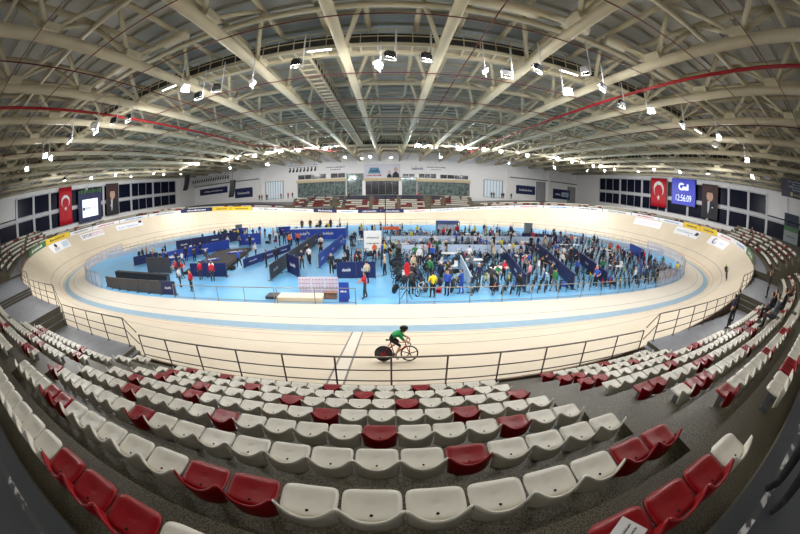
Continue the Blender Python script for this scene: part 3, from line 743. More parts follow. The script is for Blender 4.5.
# ------------------------------------------------------------------ signs and banners
def plate(name, cat, label, org, ux, w, h, m, thick=.08, grp=None, sag=0., child='panel'):
    """an upright board or cloth: org = lower centre, ux = plan direction of its width; returns (root, placer)"""
    ux = Vector((ux[0], ux[1], 0)).normalized(); n = Vector((ux.y, -ux.x, 0))
    t = empty(name, org); tag(t, label, cat, grp)
    def P(x, z, o=0.): return ux * x + Vector((0, 0, z)) + n * (o + sag * math.sin(x * 5 + z * .4))
    mb = MB().shell(lambda u, v: P(w * (u - .5), h * v, thick / 2), 14 if sag else 1, 6 if sag else 1, thick)
    mb.build(child, m, t, bool(sag))
    return t, (lambda x, z: P(x, z, thick / 2 + .015)), (lambda x, z: P(x, z, -thick / 2 - .015))
def facing(t, geo, fn, name, m, dx, dz, sx=1., sy=1.):
    mb = MB(); put(mb, geo, fn, 0, dx, dz, sx, sy); return mb.build(name, m, t)
def disc(r, n=32, cx=0., cy=0., r2=None):
    v = [(cx + r * math.cos(2 * PI * i / n), cy + (r2 or r) * math.sin(2 * PI * i / n)) for i in range(n)]; return v, [tuple(range(n))]
def crescent(r, n=40):
    o = [(r * math.cos(a), r * math.sin(a)) for a in np.linspace(.52, 2 * PI - .52, n)]
    i = [(.25 * r + .8 * r * math.cos(a), .8 * r * math.sin(a)) for a in np.linspace(.71, 2 * PI - .71, n)]
    v = o + i; return v, [(k, k + 1, n + k + 1, n + k) for k in range(n - 1)]
def star(r, cx=0., cy=0., rot=0.):
    v = [(cx + (r if k % 2 == 0 else r * .382) * math.cos(rot + PI * k / 5), cy + (r if k % 2 == 0 else r * .382) * math.sin(rot + PI * k / 5)) for k in range(10)] + [(cx, cy)]
    return v, [(10, k, (k + 1) % 10) for k in range(10)]
def rot90(g):
    return [(y, -x) for x, y in g[0]], g[1]
def flag(sx, y0, y1, z0, z1, label):
    w = abs(y1 - y0); h = z1 - z0
    t, fn, bk = plate('hanging_flag_banner', 'flag', label, (sx * 61.0, (y0 + y1) / 2, z0), (0, -sx), w, h, M_redv, .05, sag=.05)
    f = fn if True else bk
    facing(t, rot90(crescent(w * .33)), f, 'crescent_emblem', M_whitep, 0, h * .62, 1, 1)
    facing(t, star(w * .13, 0, 0, PI / 2), f, 'star_emblem', M_whitep, 0, h * .62 - w * .36)
    MB().bar((0, -w / 2, h + .04), (0, w / 2, h + .04), .07, .07).build('hanging_bar', M_steel, t)
flag(-1, -7.6, -3.75, 7.2, 14.5, 'tall red flag with white crescent and star hanging before the left windows')
flag(1, 7.6, 13., 7.9, 14.4, 'tall red flag with white crescent and star hanging before the right windows')
def portrait(sx, y0, y1, z0, z1, label):
    w = abs(y1 - y0); h = z1 - z0
    t, fn, _ = plate('hanging_portrait_banner', 'banner', label, (sx * 61.0, (y0 + y1) / 2, z0), (0, -sx), w, h, mat('dark_red_brown_backdrop', (62, 36, 40), .6, noise_amt=.4, scale=.6), .05)
    suit = [(-.46, 0), (.46, 0), (.44, .3), (.3, .44), (.1, .5), (-.1, .5), (-.3, .44), (-.44, .3)]
    facing(t, ([(x * w, y * h) for x, y in suit], [tuple(range(8))]), fn, 'suit_print', mat('black_ink', (26, 28, 38), .6), 0, 0)
    fo = lambda x, z: fn(x, z) + (fn(0, 0) - Vector((0, 0, 0))) * .4
    facing(t, ([(x * w, y * h) for x, y in ((-.14, .5), (.02, .5), (-.02, .25), (-.09, .12), (-.13, .25))], [(0, 1, 2, 3, 4)]), fo, 'shirt_print', mat('shirt_ink', (200, 204, 212), .6), 0, 0)
    facing(t, disc(w * .21, 24, 0, 0, h * .15), fo, 'face_print', mat('face_ink', (206, 168, 146), .6), 0, h * .65)
    fo2 = lambda x, z: fn(x, z) + (fn(0, 0) - Vector((0, 0, 0))) * .8
    v = [(w * .215 * math.cos(a), h * .155 * math.sin(a)) for a in np.linspace(.75, PI - .75, 16)]
    facing(t, (v, [tuple(range(16))]), fo2, 'hair_print', mat('hair_ink', (40, 32, 30), .6), 0, h * .65)
    facing(t, ([(-.2 * w, .3 * h), (-.13 * w, .3 * h), (-.13 * w, .33 * h), (-.2 * w, .33 * h)], [(0, 1, 2, 3)]) if sx < 0 else ([(.13 * w, .32 * h), (.22 * w, .32 * h), (.22 * w, .35 * h), (.13 * w, .35 * h)], [(0, 1, 2, 3)]), fo, 'pocket_print', M_whitep, 0, 0)
portrait(-1, 7.4, 11.8, 7., 14.2, 'tall portrait banner of a person in a dark suit before the left windows')
portrait(1, -7.9, -3.4, 7.5, 14.1, 'tall portrait banner of a person in a dark suit before the right windows')
# big screens
t, fn, _ = plate('video_screen', 'screen', 'blue screen with a white letter mark and clock digits before the right windows', (61.0, 2.2, 9.2), (0, -1), 7.2, 5.4, M_bluescr, .25)
MB().box((.2, 0, 2.7), (.2, 7.4, 5.6)).build('screen_case', M_darkhouse, t)
facing(t, text_geo('12:56:09', 1.15), fn, 'clock_digits', M_whitescr, 0, 1.35, .92, 1.2)
o_ = MB(); put(o_, ([(1.0 * math.cos(a), .8 * math.sin(a)) for a in np.linspace(.7, 2 * PI - .1, 20)] + [(.55 * math.cos(a), .42 * math.sin(a)) for a in np.linspace(.7, 2 * PI - .1, 20)], [(k, k + 1, 21 + k, 20 + k) for k in range(19)]), fn, 0, -.5, 3.8)
put(o_, ([(-.2, -.8), (1.6, -.8), (1.6, .45), (1.1, .45), (1.1, -.1), (-.2, -.1)], [(0, 1, 2, 3, 4, 5)]), fn, 0, 0, 3.9); o_.build('letter_mark', M_whitescr, t)
t, fn, _ = plate('video_screen', 'screen', 'blue framed screen with a white picture before the left windows', (-61.0, 1.9, 6.7), (0, 1), 7.4, 6.2, M_navy, .25)
mb = MB(); mb.add([fn(a, b) for a, b in ((-2.5, 1.), (2.5, 1.), (2.5, 4.7), (-2.5, 4.7))], [(0, 1, 2, 3)]); mb.build('lit_picture', M_whitescr, t)
fo = lambda x, z: fn(x, z) + Vector((.02, 0, 0))
facing(t, text_geo('SPOR', .62), fo, 'dark_lettering', M_black, -.75, 2.75, .8, 1); facing(t, text_geo('TOTO', .62), fo, 'pink_lettering', M_pink, 1.05, 2.75, .8, 1); facing(t, disc(.36), fo, 'round_mark', M_black, -2.05, 2.75)
gr = MB()
for i in range(9): gr.box((.1, -3.4 + i * .85, 6.35), (.3, .6, .5 + .25 * (i % 3)))
gr.build('leafy_top_edge', M_green, t)
# board with lines of writing at the right end wall
t, fn, _ = plate('hanging_notice_board', 'board', 'large dark hanging board with white lines of writing at the right end', (45., -33.6, 12.25), (0, -1), 11., 2.1, mat('dark_slate_board', (52, 52, 74), .5), .15)
for q in range(4): facing(t, squiggle(8.4 - q % 2 * 1.5, .2, 26 - q % 2 * 3, q), fn, 'white_lettering', M_paleblue, 0, 1.85 - q * .3)
for q in (-5, 5): MB().tube([(0, q, 2.1), (0, q, 2.6)], .04, 6).build('hanger_cable', M_steel, t)
facing(t, squiggle(2., .24, 7, 9), fn, 'gold_lettering', M_tan, -2.2, .4); facing(t, disc(.24, 20), fn, 'round_mark', M_tan, -3.6, .4)
t, fn, _ = plate('hanging_banner', 'banner', 'tall banner with dark top, green band and grey foot by the right end windows', (60.9, -27.2, 7.2), (0, -1), 3.6, 4.6, mat('grey_banner', (150, 158, 162), .6), .05)
for z0, z1, m_, nm in ((2.6, 4.55, mat('dark_teal_banner', (34, 48, 68), .6), 'dark_top'), (1.9, 2.6, M_green, 'green_band')):
    MB().add([fn(a, b) for a, b in ((-1.8, z0), (1.8, z0), (1.8, z1), (-1.8, z1))], [(0, 1, 2, 3)]).build(nm, m_, t)
facing(t, squiggle(2.4, .35, 8, 4), fn, 'white_lettering', M_whitep, 0, 3.4); facing(t, squiggle(2.2, .25, 9, 5), fn, 'dark_lettering', M_dgrey, 0, 1.1)
# navy signs on the far wall
def far_sign(x0, x1, z0, z1, label, seed, box=False):
    w = x1 - x0; t, fn, _ = plate('wall_sign', 'sign', label, ((x0 + x1) / 2, YF - .1, z0), (1, 0), w, z1 - z0, M_navy, .1); h = z1 - z0
    if box:
        facing(t, ([(0, -h * .22), (w * .42, -h * .22), (w * .42, h * .22), (0, h * .22)], [(0, 1, 2, 3)]), fn, 'pale_field', M_paleblue, 0, h * .5); fo = lambda x, z: fn(x, z) + Vector((0, -.01, 0))
        facing(t, squiggle(w * .3, h * .16, 6, seed), fo, 'dark_lettering', M_navy, w * .22, h * .5); facing(t, squiggle(w * .3, h * .26, 5, seed + 1), fn, 'white_lettering', M_whitep, -w * .22, h * .5)
    else: facing(t, squiggle(w * .68, h * .26, 10, seed), fn, 'white_lettering', M_whitep, 0, h * .5)
far_sign(-45.2, -38.9, 6.5, 9.4, 'navy sign with white writing on the wall behind the far left seats', 1)
far_sign(-59.2, -48., 8.6, 10.6, 'long navy sign with white writing in the far left corner', 2)
far_sign(38.9, 45.4, 6.9, 9.5, 'navy sign with white writing left of the tall grey opening', 3)
far_sign(52., 58.6, 6.4, 9.5, 'navy sign with a pale field right of the white column', 4, True)
# poster above the centre of the far wall
t, fn, _ = plate('event_poster', 'poster', 'wide pale poster with blue lettering and two printed people over the far glazing', (-.2, YF - .15, 10.05), (1, 0), 9.9, 3.9, mat('poster_paper', (214, 214, 226), .6), .08)
facing(t, ([(-3.9, 1.25), (-.3, 1.25), (-1., 2.9), (-3.3, 2.9)], [(0, 1, 2, 3)]), fn, 'blue_shape', M_teal, 0, 0)
fo = lambda x, z: fn(x, z) + Vector((0, -.015, 0))
facing(t, squiggle(2.2, .8, 6, 8), fo, 'navy_lettering', M_navy, -2.1, 2.1); facing(t, squiggle(4.1, .5, 9, 9), fn, 'red_lettering', M_redv, -2.2, .8)
for cx, sc, nm in ((2.0, .8, 'left'), (3.75, 1.15, 'right')):
    facing(t, ([(-.9 * sc, .05), (.9 * sc, .05), (.7 * sc, 1.0 * sc), (.25 * sc, 1.45 * sc), (-.25 * sc, 1.45 * sc), (-.7 * sc, 1.0 * sc)], [tuple(range(6))]), fn if nm == 'left' else fo, f'suit_print', mat('black_ink', (26, 28, 38), .6), cx, 0)
    facing(t, disc(.45 * sc, 20, 0, 0, .62 * sc), fo, 'face_print', mat('face_ink', (206, 168, 146), .6), cx, 2.0 * sc)
t, fn, _ = plate('wall_lettering', 'sign', 'pale wall panel with faint grey writing above the far left upper windows', (-14.6, YF - .08, 12.1), (1, 0), 11., 1.9, M_white, .04)
facing(t, squiggle(5.4, .36, 16, 21), fn, 'grey_lettering', M_dgrey, 1.4, 1.35); facing(t, squiggle(3., .3, 9, 23), fn, 'small_lettering', M_dgrey, 1.4, .7)
t, fn, _ = plate('wall_lettering', 'sign', 'pale wall panel with a violet mark and grey writing right of the far poster', (12.4, YF - .08, 11.9), (1, 0), 11., 1.9, M_white, .04)
facing(t, squiggle(3.2, .9, 6, 24), fn, 'violet_lettering', mat('violet_ink', (96, 76, 140), .6), -2.9, .9); facing(t, squiggle(5.4, .34, 15, 25), fn, 'grey_lettering', M_dgrey, 2.3, 1.3); facing(t, squiggle(3., .28, 9, 26), fn, 'small_lettering', M_linegrey, 2.3, .65)

# ------------------------------------------------------------------ advertising on and around the track
def decal(s0, s1, t0, t1, label, words, flip=True):
    """paint-thin vinyl lying on the banking; writing reads from the infield side"""
    n = 16; mb = MB(); V = []
    for i in range(n + 1):
        for t_ in (t0, (t0 + t1) / 2, t1): V.append(surf(s0 + (s1 - s0) * i / n, t_, .012))
    mb.add(V, [(i * 3 + j, i * 3 + 3 + j, i * 3 + 4 + j, i * 3 + j + 1) for i in range(n) for j in (0, 1)])
    root = mb.build('track_decal', mat('white_vinyl', (236, 236, 240), .5)); tag(root, label, 'advert', 'white adverts stuck on the banked track')
    sm, tm = (s0 + s1) / 2, (t0 + t1) / 2
    for nm, geo, m_, dx, dz in words:
        # seen from across the infield, +s runs to the left
        f = MB(); put(f, geo, lambda x, z: surf(sm - x, tm + z, .022), 0, dx, dz); f.build(nm, m_, root)
M_cyanink = mat('sky_blue_ink', (60, 130, 190), .5)
decal(-53.6, -47.5, 4.85, 6.75, 'white banking advert with a dark round cup mark, nearest the left stand', [('dark_lettering', text_geo('CUP', .62), M_black, -1.2, -.45), ('round_mark', disc(.42), M_black, -1.0, .38), ('grey_mark', ([(-.8, -.6), (1, -.6), (1.2, .6), (-.5, .6)], [(0, 1, 2, 3)]), M_paleblue, 1.6, 0)])
decal(-63.2, -57.2, 5.0, 6.6, 'white banking advert reading SPOR TOTO in black and magenta', [('dark_lettering', text_geo('SPOR', .78), M_black, -1.3, 0), ('pink_lettering', text_geo('TOTO', .78), M_pink, 1.35, 0)])
decal(-72.4, -66.3, 5.0, 6.45, 'white banking advert with pale blue lettering beyond the SPOR TOTO one', [('blue_lettering', text_geo('Türk Telekom', .55), M_cyanink, -.35, -.15), ('arrow_mark', ([(-.35, -.2), (.4, -.3), (.5, .3), (-.1, .42)], [(0, 1, 2, 3)]), M_navy, 2.45, .4)])
decal(65., 71., 4.85, 6.75, 'white banking advert with faint pink lettering before the right flag', [('faint_lettering', text_geo('SPOR TOTO', .6), mat('faint_pink_ink', (226, 206, 222), .5), 0, 0)])
decal(55.5, 61.7, 4.85, 6.75, 'white banking advert with teal lettering and a blue arrow mark', [('teal_lettering', text_geo('Türk', .55), mat('green_teal_ink', (60, 140, 130), .5), -1.95, 0), ('blue_lettering', text_geo('Telekom', .55), M_cyanink, .1, 0), ('arrow_mark', ([(-.45, -.3), (.5, -.35), (.65, .35), (-.1, .5)], [(0, 1, 2, 3)]), M_navy, 2.3, .1), ('dot_mark', disc(.12), M_navy, .8, -.62)])
decal(46.6, 52.5, 4.95, 6.75, 'white banking advert with a blue swirl mark, nearest the right stand', [('swirl_mark', crescent(.62), M_navy, -1.2, .05), ('blue_lettering', text_geo('CUP', .5), M_cyanink, -1.1, -.35), ('grey_lettering', squiggle(1.8, .4, 6, 31), M_paleblue, 1.3, .1)])
bc = {'white': mat('white_board', (232, 232, 234), .5), 'yellow': M_yellow, 'green': M_green, 'navy': M_navy, 'grey': mat('silver_board', (176, 178, 184), .5)}
def board_col(s):
    if s < 0: s += 250
    for a, b, c in ((51.3, 55.8, 'yellow'), (57., 60., 'yellow'), (195.2, 203., 'yellow'), (154., 158., 'yellow'), (159., 162.3, 'yellow'), (203., 210.5, 'green'), (34.4, 39.5, 'green'), (162.5, 169., 'navy'), (135., 140.2, 'navy'), (120., 130.2, 'navy')):
        if a <= s <= b: return c
    return 'white'
bounds = [34.2, 39.6, 45.4, 51.2, 56., 60.2, 66, 72, 78, 84, 90, 96, 102, 108, 114, 120, 125.1, 130.2, 135, 140.2, 147, 153.8, 158.4, 162.4, 169, 176, 182.5, 189, 195.2, 203, 210.6]
counts = {}
for n_, (a, b) in enumerate(zip(bounds[:-1], bounds[1:])):
    c = board_col((a + b) / 2); counts[c] = counts.get(c, 0) + 1
    a, b = a + .06, b - .06; sm = (a + b) / 2; x, y, z, nx, ny = edge(sm, .12)
    t = empty('advert_board', (x, y, z)); o = Vector((x, y, z))
    tag(t, f'{c} advert board on the track edge, {ordinal(counts[c])} {c} one from the right stand', 'advert board', 'advertising boards round the outer edge of the track')
    H = .62 if c == 'white' else .8; n = 8; mb = MB(); V = []
    for i in range(n + 1):
        s = a + (b - a) * i / n; ex, ey, ez, q, w = edge(s, -.14); fx, fy = edge(s, -.07)[:2]
        V += [Vector((ex, ey, ez - .06)) - o, Vector((ex, ey, ez + H)) - o, Vector((fx, fy, ez + H)) - o, Vector((fx, fy, ez - .06)) - o]
    F = [(i * 4 + j, i * 4 + 4 + j, i * 4 + 4 + (j + 1) % 4, i * 4 + (j + 1) % 4) for i in range(n) for j in range(4)] + [(0, 1, 2, 3), (n * 4 + 3, n * 4 + 2, n * 4 + 1, n * 4)]
    mb.add(V, F); mb.build('panel', bc[c], t)
    ink = {'white': [M_dgrey, M_cyanink, M_redv, M_linegrey][n_ % 4], 'yellow': M_dgrey, 'green': M_whitep, 'navy': M_whitep, 'grey': M_black}[c]
    f = MB(); put(f, squiggle((b - a) * .62, H * .5, 10, n_), lambda xx, zz: Vector((*edge(sm - xx, -.155)[:2], edge(sm - xx)[2] + H * .5 + zz)) - o); f.build('lettering', ink, t)

# ------------------------------------------------------------------ fence between track and infield
FP = {}
def fence(s0, s1, h, gap, label, panel=True, d=-3.78):
    sm = (s0 + s1) / 2; o = Vector(surf(sm, d)); t = empty('infield_fence', o); tag(t, label, 'fence', 'fences round the infield')
    pts = [Vector(surf(s0 + (s1 - s0) * i / 40, d)) - o for i in range(41)]
    up = lambda z: [p + Vector((0, 0, z)) for p in pts]
    MB().tube(up(h), .03, 6).build('top_rail', M_railtop, t, True); MB().tube(up(.12), .02, 6).build('bottom_rail', M_railtop, t, True)
    if h not in FP: FP[h] = MB().tube([(0, 0, 0), (0, 0, h)], .028, 6).box((0, 0, .006), (.12, .12, .012)).mesh('post', [M_railtop])
    n = max(1, round(abs(s1 - s0) / gap))
    for i in range(n + 1): link('post', FP[h], t, Vector(surf(s0 + (s1 - s0) * i / n, d)) - o)
    if panel:
        mb = MB(); V = []
        for p in pts:
            q = Vector((p.x + o.x, p.y + o.y, 0)).normalized() * .006
            V += [p + Vector((0, 0, .14)) - q, p + Vector((0, 0, h - .04)) - q, p + Vector((0, 0, h - .04)) + q, p + Vector((0, 0, .14)) + q]
        mb.add(V, [(i * 4 + j, i * 4 + 4 + j, i * 4 + 4 + (j + 1) % 4, i * 4 + (j + 1) % 4) for i in range(40) for j in range(4)]); mb.build('clear_panel', M_plexi, t)
fence(-14.2, -5.4, 1.0, 2.1, 'steel infield fence left of the start platform', False)
fence(-5.2, -.2, 1.0, 2.1, 'steel infield fence behind the start platform', False, -3.74)
fence(2.4, 26, 1.0, 2.2, 'steel infield fence in front of the crowded rider pens', False)
fence(26.3, 62.4, 1.5, 2.2, 'clear panelled fence round the right end of the infield')
fence(62.6, 98, 1.05, 2.6, 'far infield fence to the right', False)
fence(98.2, 152, 1.05, 3., 'far infield fence along the opposite straight', False)
fence(-97.8, -62.6, 1.05, 2.6, 'far infield fence to the left', False)
fence(-62.4, -27.5, 1.5, 2.0, 'clear panelled fence round the left end of the infield')
# inner clear fences of the end tunnels
def ramp_wall(sx, nm):
    pts = [Vector((sx * x, y, 0)) for x, y in ((43.6, -6.), (41., -1), (37., 4.2), (32., 8.2))]
    t = empty('tunnel_parapet', pts[0]); tag(t, f'pale curved parapet of the ramp inside the {nm} end of the infield', 'parapet', 'ramp parapets in the infield')
    mb = MB()
    for a, b in zip(pts, pts[1:]): mb.bar(a - pts[0] + Vector((0, 0, .35)), b - pts[0] + Vector((0, 0, .35)), .18, .7)
    mb.build('parapet_wall', mat('pale_grey_wall', (206, 208, 216), .6), t)
    r = MB()
    for a, b in zip(pts, pts[1:]): r.tube([a - pts[0] + Vector((0, 0, 1.1)), b - pts[0] + Vector((0, 0, 1.1))], .025, 6)
    r.build('hand_rail', M_railtop, t)
    for i in range(13):
        q = pts[0].lerp(pts[-1], i / 12)
    for a, b in zip(pts, pts[1:]):
        for k in range(4):
            p = a.lerp(b, k / 4) - pts[0]; MB().tube([p + Vector((0, 0, .7)), p + Vector((0, 0, 1.1))], .02, 6).build('post', M_railtop, t)
ramp_wall(-1, 'left'); ramp_wall(1, 'right')

# ------------------------------------------------------------------ boards, counters and tents of the infield
BLOCK = []      # segments people keep away from
def barrier(p, q, h, m, label, th=.08, logo=None, grp=None, nm='barrier_board', panels=None, feet=True):
    a = Vector((*p, 0)); b = Vector((*q, 0)); L = (b - a).length; mid = (a + b) / 2
    t = empty(nm, mid, math.atan2(b.y - a.y, b.x - a.x)); tag(t, label, 'barrier', grp)
    n = panels or max(1, round(L / 2.4)); w = L / n
    pm = MB().box((0, 0, .06 + h / 2), (w - .03, th, h)).mesh('panel', m if isinstance(m, list) else [m])
    fm = MB().box((0, 0, .03), (.06, .5, .06)).box((0, 0, h / 2), (.05, th * .8, h)).mesh('foot', [M_steel])
    for i in range(n):
        x = -L / 2 + w * (i + .5); link('panel', pm, t, (x, 0, 0))
        if logo and i % logo[2] == 0:
            for sg in (1, -1):
                g = MB(); put(g, squiggle(min(w * .45, 1.3), h * .2, 6, i), lambda x_, z_: (x_ * sg, -sg * (th / 2 + .008), .06 + h * .52 + z_)); g.build('white_logo', logo[0], t, loc=(x, 0, 0))
    for i in range(n + 1): link('foot', fm, t, (-L / 2 + w * i, 0, 0)) if feet else None
    BLOCK.append((p, q))
    return t
# dark board wall along the near left curve, its last boards blue
for i, (a, b) in enumerate(zip(np.linspace(-27., -14.4, 8)[:-1], np.linspace(-27., -14.4, 8)[1:])):
    p = surf(a + .05, -4.3); q = surf(b - .05, -4.3); blue = i == 6
    barrier(p[:2], q[:2], 1.05, M_navy if blue else M_dgrey, ('blue' if blue else 'charcoal') + f' sponsor board inside the near left curve of the track, {ordinal(i + 1)} from its far end', .12, (M_whitep, 0, 1) if blue else None, 'sponsor boards inside the near left curve', panels=1)
barrier((-27.2, -16.4), (-17.2, -17.6), .9, M_blackm, 'long black board wall behind the charcoal sponsor boards', .5, panels=4)
barrier((-29.5, -1.5), (-21.5, 5.), 1.4, M_navy, 'long navy barrier running back beside the left warm-up area', .12, (M_whitep, 0, 2))
barrier((-25.6, -9.6), (-19.6, -1.4), 1.2, M_blue, 'royal blue barrier on the left side of the black warm-up mat', .12, (M_whitep, 0, 2))
barrier((-18.8, .6), (-15.8, 1.2), 1.5, M_blue, 'tall royal blue board behind the black warm-up mat', .12, (M_whitep, 0, 1))
barrier((-24.4, 8.2), (-21.6, 8.9), 1.5, M_blue, 'tall royal blue board near the far fence on the left', .12)
barrier((-15.8, 8.6), (-13.8, 8.8), 1.4, M_blue, 'royal blue board between the warm-up mat and the long counter', .12)
barrier((-16.4, -14.9), (-12.2, -14.9), 1.2, M_navy, 'navy board in front of the black warm-up mat', .12)
barrier((-30.4, -10.5), (-27.6, -8.), 1.1, M_navy, 'short navy board at the left end of the blue floor', .12)
barrier((-24.2, -13.6), (-20.2, -13.8), 1.6, M_dgrey, 'dark board wall in front of the left team area', .12)
barrier((-30.8, -7.2), (-29.6, -8.4), 1.9, M_orange, 'small orange board at the left end of the blue floor', .12)
barrier((-12.0, -11.8), (-9.6, -4.2), .8, [mat('checked_navy', (34, 48, 110), .5, noise_amt=.5, scale=1.2)], 'low navy and white barrier right of the black mat', .1, (M_whitep, 0, 1))
barrier((-9.4, -3.8), (-3.8, -3.2), .8, M_navy, 'low navy barrier across the open blue floor', .1, (M_whitep, 0, 2)) if False else None
barrier((-7.5, -15.9), (-7.5, 1.0), 1.25, M_dgrey, 'charcoal barrier line running straight back on the left of the pens', .1, (M_paleblue, 0, 2))
barrier((-4.35, -12.), (-3.95, -.6), 1.2, M_blue, 'blue barrier line running straight back toward the long counter', .1, (M_whitep, 0, 2))
barrier((-6.9, -13.2), (-5.2, -15.2), 1.6, M_navy, 'short navy board with a white logo at the near end of the charcoal barrier', .1, (M_whitep, 0, 1), panels=1)
barrier((-2.2, -15.2), (.75, -15.1), 1.25, M_navy, 'navy board with a white emblem in front of the parked bikes', .1, (M_whitep, 0, 1), panels=2)
barrier((13.6, -7.2), (11.2, -19.), 1.15, M_navy, 'navy barrier slanting through the pens, first from the start platform', .1, (M_whitep, 0, 3))
barrier((19.2, -4.8), (15.5, -18.9), 1.15, M_navy, 'navy barrier slanting through the pens, second from the start platform', .1, (M_whitep, 0, 3))
barrier((23.6, -5.4), (19.3, -18.6), 1.15, M_navy, 'navy barrier slanting through the pens, third from the start platform', .1, (M_whitep, 0, 3))
barrier((8.0, -12.), (7.2, -18.8), 1.1, M_paleblue, 'pale barrier in front of the pens beside the red sign', .08)
barrier((3., -6.6), (17., -6.2), 1.0, M_paleblue, 'long pale rail board across the middle of the pens', .06, feet=True)
barrier((2., -.6), (24., .4), 1.0, M_paleblue, 'long pale rail board across the back of the pens', .06)
barrier((21.5, 3.5), (26.5, 2.2), 1.1, M_navy, 'navy barrier at the back right of the pens', .1)
barrier((29.4, -13.4), (26.4, -16.4), 1.2, M_blue, 'royal blue board at the right end of the pens', .1)
barrier((36.8, -4.), (34.8, -9.), 1.4, M_blue, 'royal blue board beside the right ramp parapet', .1)
# black mat with a low kerb
t = empty('warm_up_mat', (-16.8, -8.2, 0), .2); tag(t, 'large black raised mat on the blue floor', 'mat')
MB().box((0, 0, .12), (4.8, 11.2, .24)).build('mat_base', M_blackm, t); MB().box((0, 0, .26), (4.1, 10.2, .04)).build('mat_top', mat('charcoal_mat', (58, 50, 52), .7, noise_amt=.1, scale=2), t)
for dx, dy in ((-.9, -2.4), (.3, 1.4)):
    b = empty('banner_roll', (-16.6 + dx, -7. + dy, .28), .5); tag(b, f'folded royal blue banner lying on the black mat, {"near" if dy < 0 else "far"} one', 'banner', None)
    MB().box((0, 0, .06), (1.9, .9, .12)).build('folded_cloth', M_blue, b); MB().box((0, 0, .13), (1.2, .3, .02)).build('white_logo', M_whitep, b)
BLOCK.append(((-19, -11), (-15, -2))); BLOCK.append(((-17, -11), (-13.6, -3)))
# long blue counter with a raised floor
t = empty('long_counter', (-8.3, 4.2, 0)); tag(t, 'long royal blue counter with white logos at the back of the blue floor', 'counter')
c = MB()
for i in range(4): c.box((-3. + 2 * i, 0, .75), (1.96, .12, 1.5))
c.build('front_panel', M_blue, t); MB().box((0, .3, 1.53), (8.1, .8, .06)).build('counter_top', M_whitep, t); MB().box((0, 1.9, .5), (8., 2.6, 1.)).build('platform', mat('blue_platform', (64, 96, 170), .6), t)
for q in (-3.9, 3.9): MB().box((q, 1.7, .75), (.12, 3., 1.5)).build('side_panel', M_blue, t)
for x in (-1.8, 1.6):
    g = MB(); put(g, squiggle(1.5, .4, 6, 3), lambda a, b: (x + a, -.075, .85 + b)); g.build('white_logo', M_whitep, t)
BLOCK.append(((-12.4, 4.2), (-4.3, 4.2))); BLOCK += [((-1.2, -6.4), (1.4, -6.4)), ((8.8, 8.2), (12.6, 8.2)), ((8.8, 9.), (12.6, 9.)), ((.8, 3.4), (3.2, 3.4)), ((.8, 3.9), (3.2, 3.9))] + [((sg * a, b), (sg * c, d)) for sg in (-1, 1) for a, b, c, d in ((43.6, -6., 41., -1), (41., -1, 37., 4.2), (37., 4.2, 32., 8.2))]
# white board with a frame near the centre
t = empty('white_board', (.1, -6.4, 0)); tag(t, 'white framed board standing among the parked bikes', 'board')
MB().box((0, 0, 1.45), (1.85, .06, 2.1)).build('panel', M_whitep, t); MB().box((-.95, 0, 1.25), (.06, .08, 2.5)).build('post', M_steel, t); MB().box((.95, 0, 1.25), (.06, .08, 2.5)).build('post', M_steel, t)
g = MB(); put(g, squiggle(1.3, .2, 8, 2), lambda a, b: (a, -.04, 1.8 + b)); put(g, squiggle(1.3, .2, 8, 5), lambda a, b: (a, -.04, 1.2 + b)); g.build('grey_lettering', M_linegrey, t)
MB().box((0, 0, .03), (1.9, .6, .06)).build('base', M_steel, t)
# start platform, patterned panels
t = empty('start_platform', (-3.8, -19.9, 0)); tag(t, 'low cream platform behind the steel fence', 'platform')
MB().box((0, -.1, .16), (3.0, 1.0, .32)).build('platform_top', M_cream, t); MB().box((-2.0, .3, .1), (1., .8, .2)).build('dark_ramp', M_dgrey, t)
for i in range(3):
    t = empty('patterned_panel', (-3.8 + .92 * i, -18.8, 0)); tag(t, f'lilac white patterned panel behind the cream platform, {ordinal(i + 1)} of three', 'panel', 'patterned panels behind the cream platform')
    MB().box((0, 0, .62), (.88, .05, 1.1)).build('panel', M_lilac, t)
    g = MB()
    for a in range(4):
        for b in range(4): put(g, disc(.05, 8), lambda x, z: (x - .33 + .22 * a, -.03, .22 + .26 * b + z))
    [put(g, ([(-.36, -.006), (.36, -.006), (.36, .006), (-.36, .006)], [(0, 1, 2, 3)]), lambda x, z: (x, -.029, .22 + .26 * b + z)) for b in range(4)]; put(g, ([(-.006, -.4), (.006, -.4), (.006, .4), (-.006, .4)], [(0, 1, 2, 3)]), lambda x, z: (x, -.029, .6 + z)); g.build('dot_pattern', mat('violet_dot', (170, 140, 190), .6), t); MB().box((0, 0, .03), (.7, .5, .06)).build('foot', M_steel, t)
    BLOCK.append(((-4.4, -18.8), (-1.5, -18.8)))
t = empty('wooden_box', (-1.9, -19.6, 0)); tag(t, 'low brown timber box beside the patterned panels', 'box'); MB().box((0, 0, .2), (.8, .4, .4)).build('box_body', mat('brown_timber', (140, 104, 84), .6, noise_amt=.2), t); MB().box((0, 0, .42), (.84, .44, .03)).build('lid', mat('brown_timber', (140, 104, 84), .6), t)
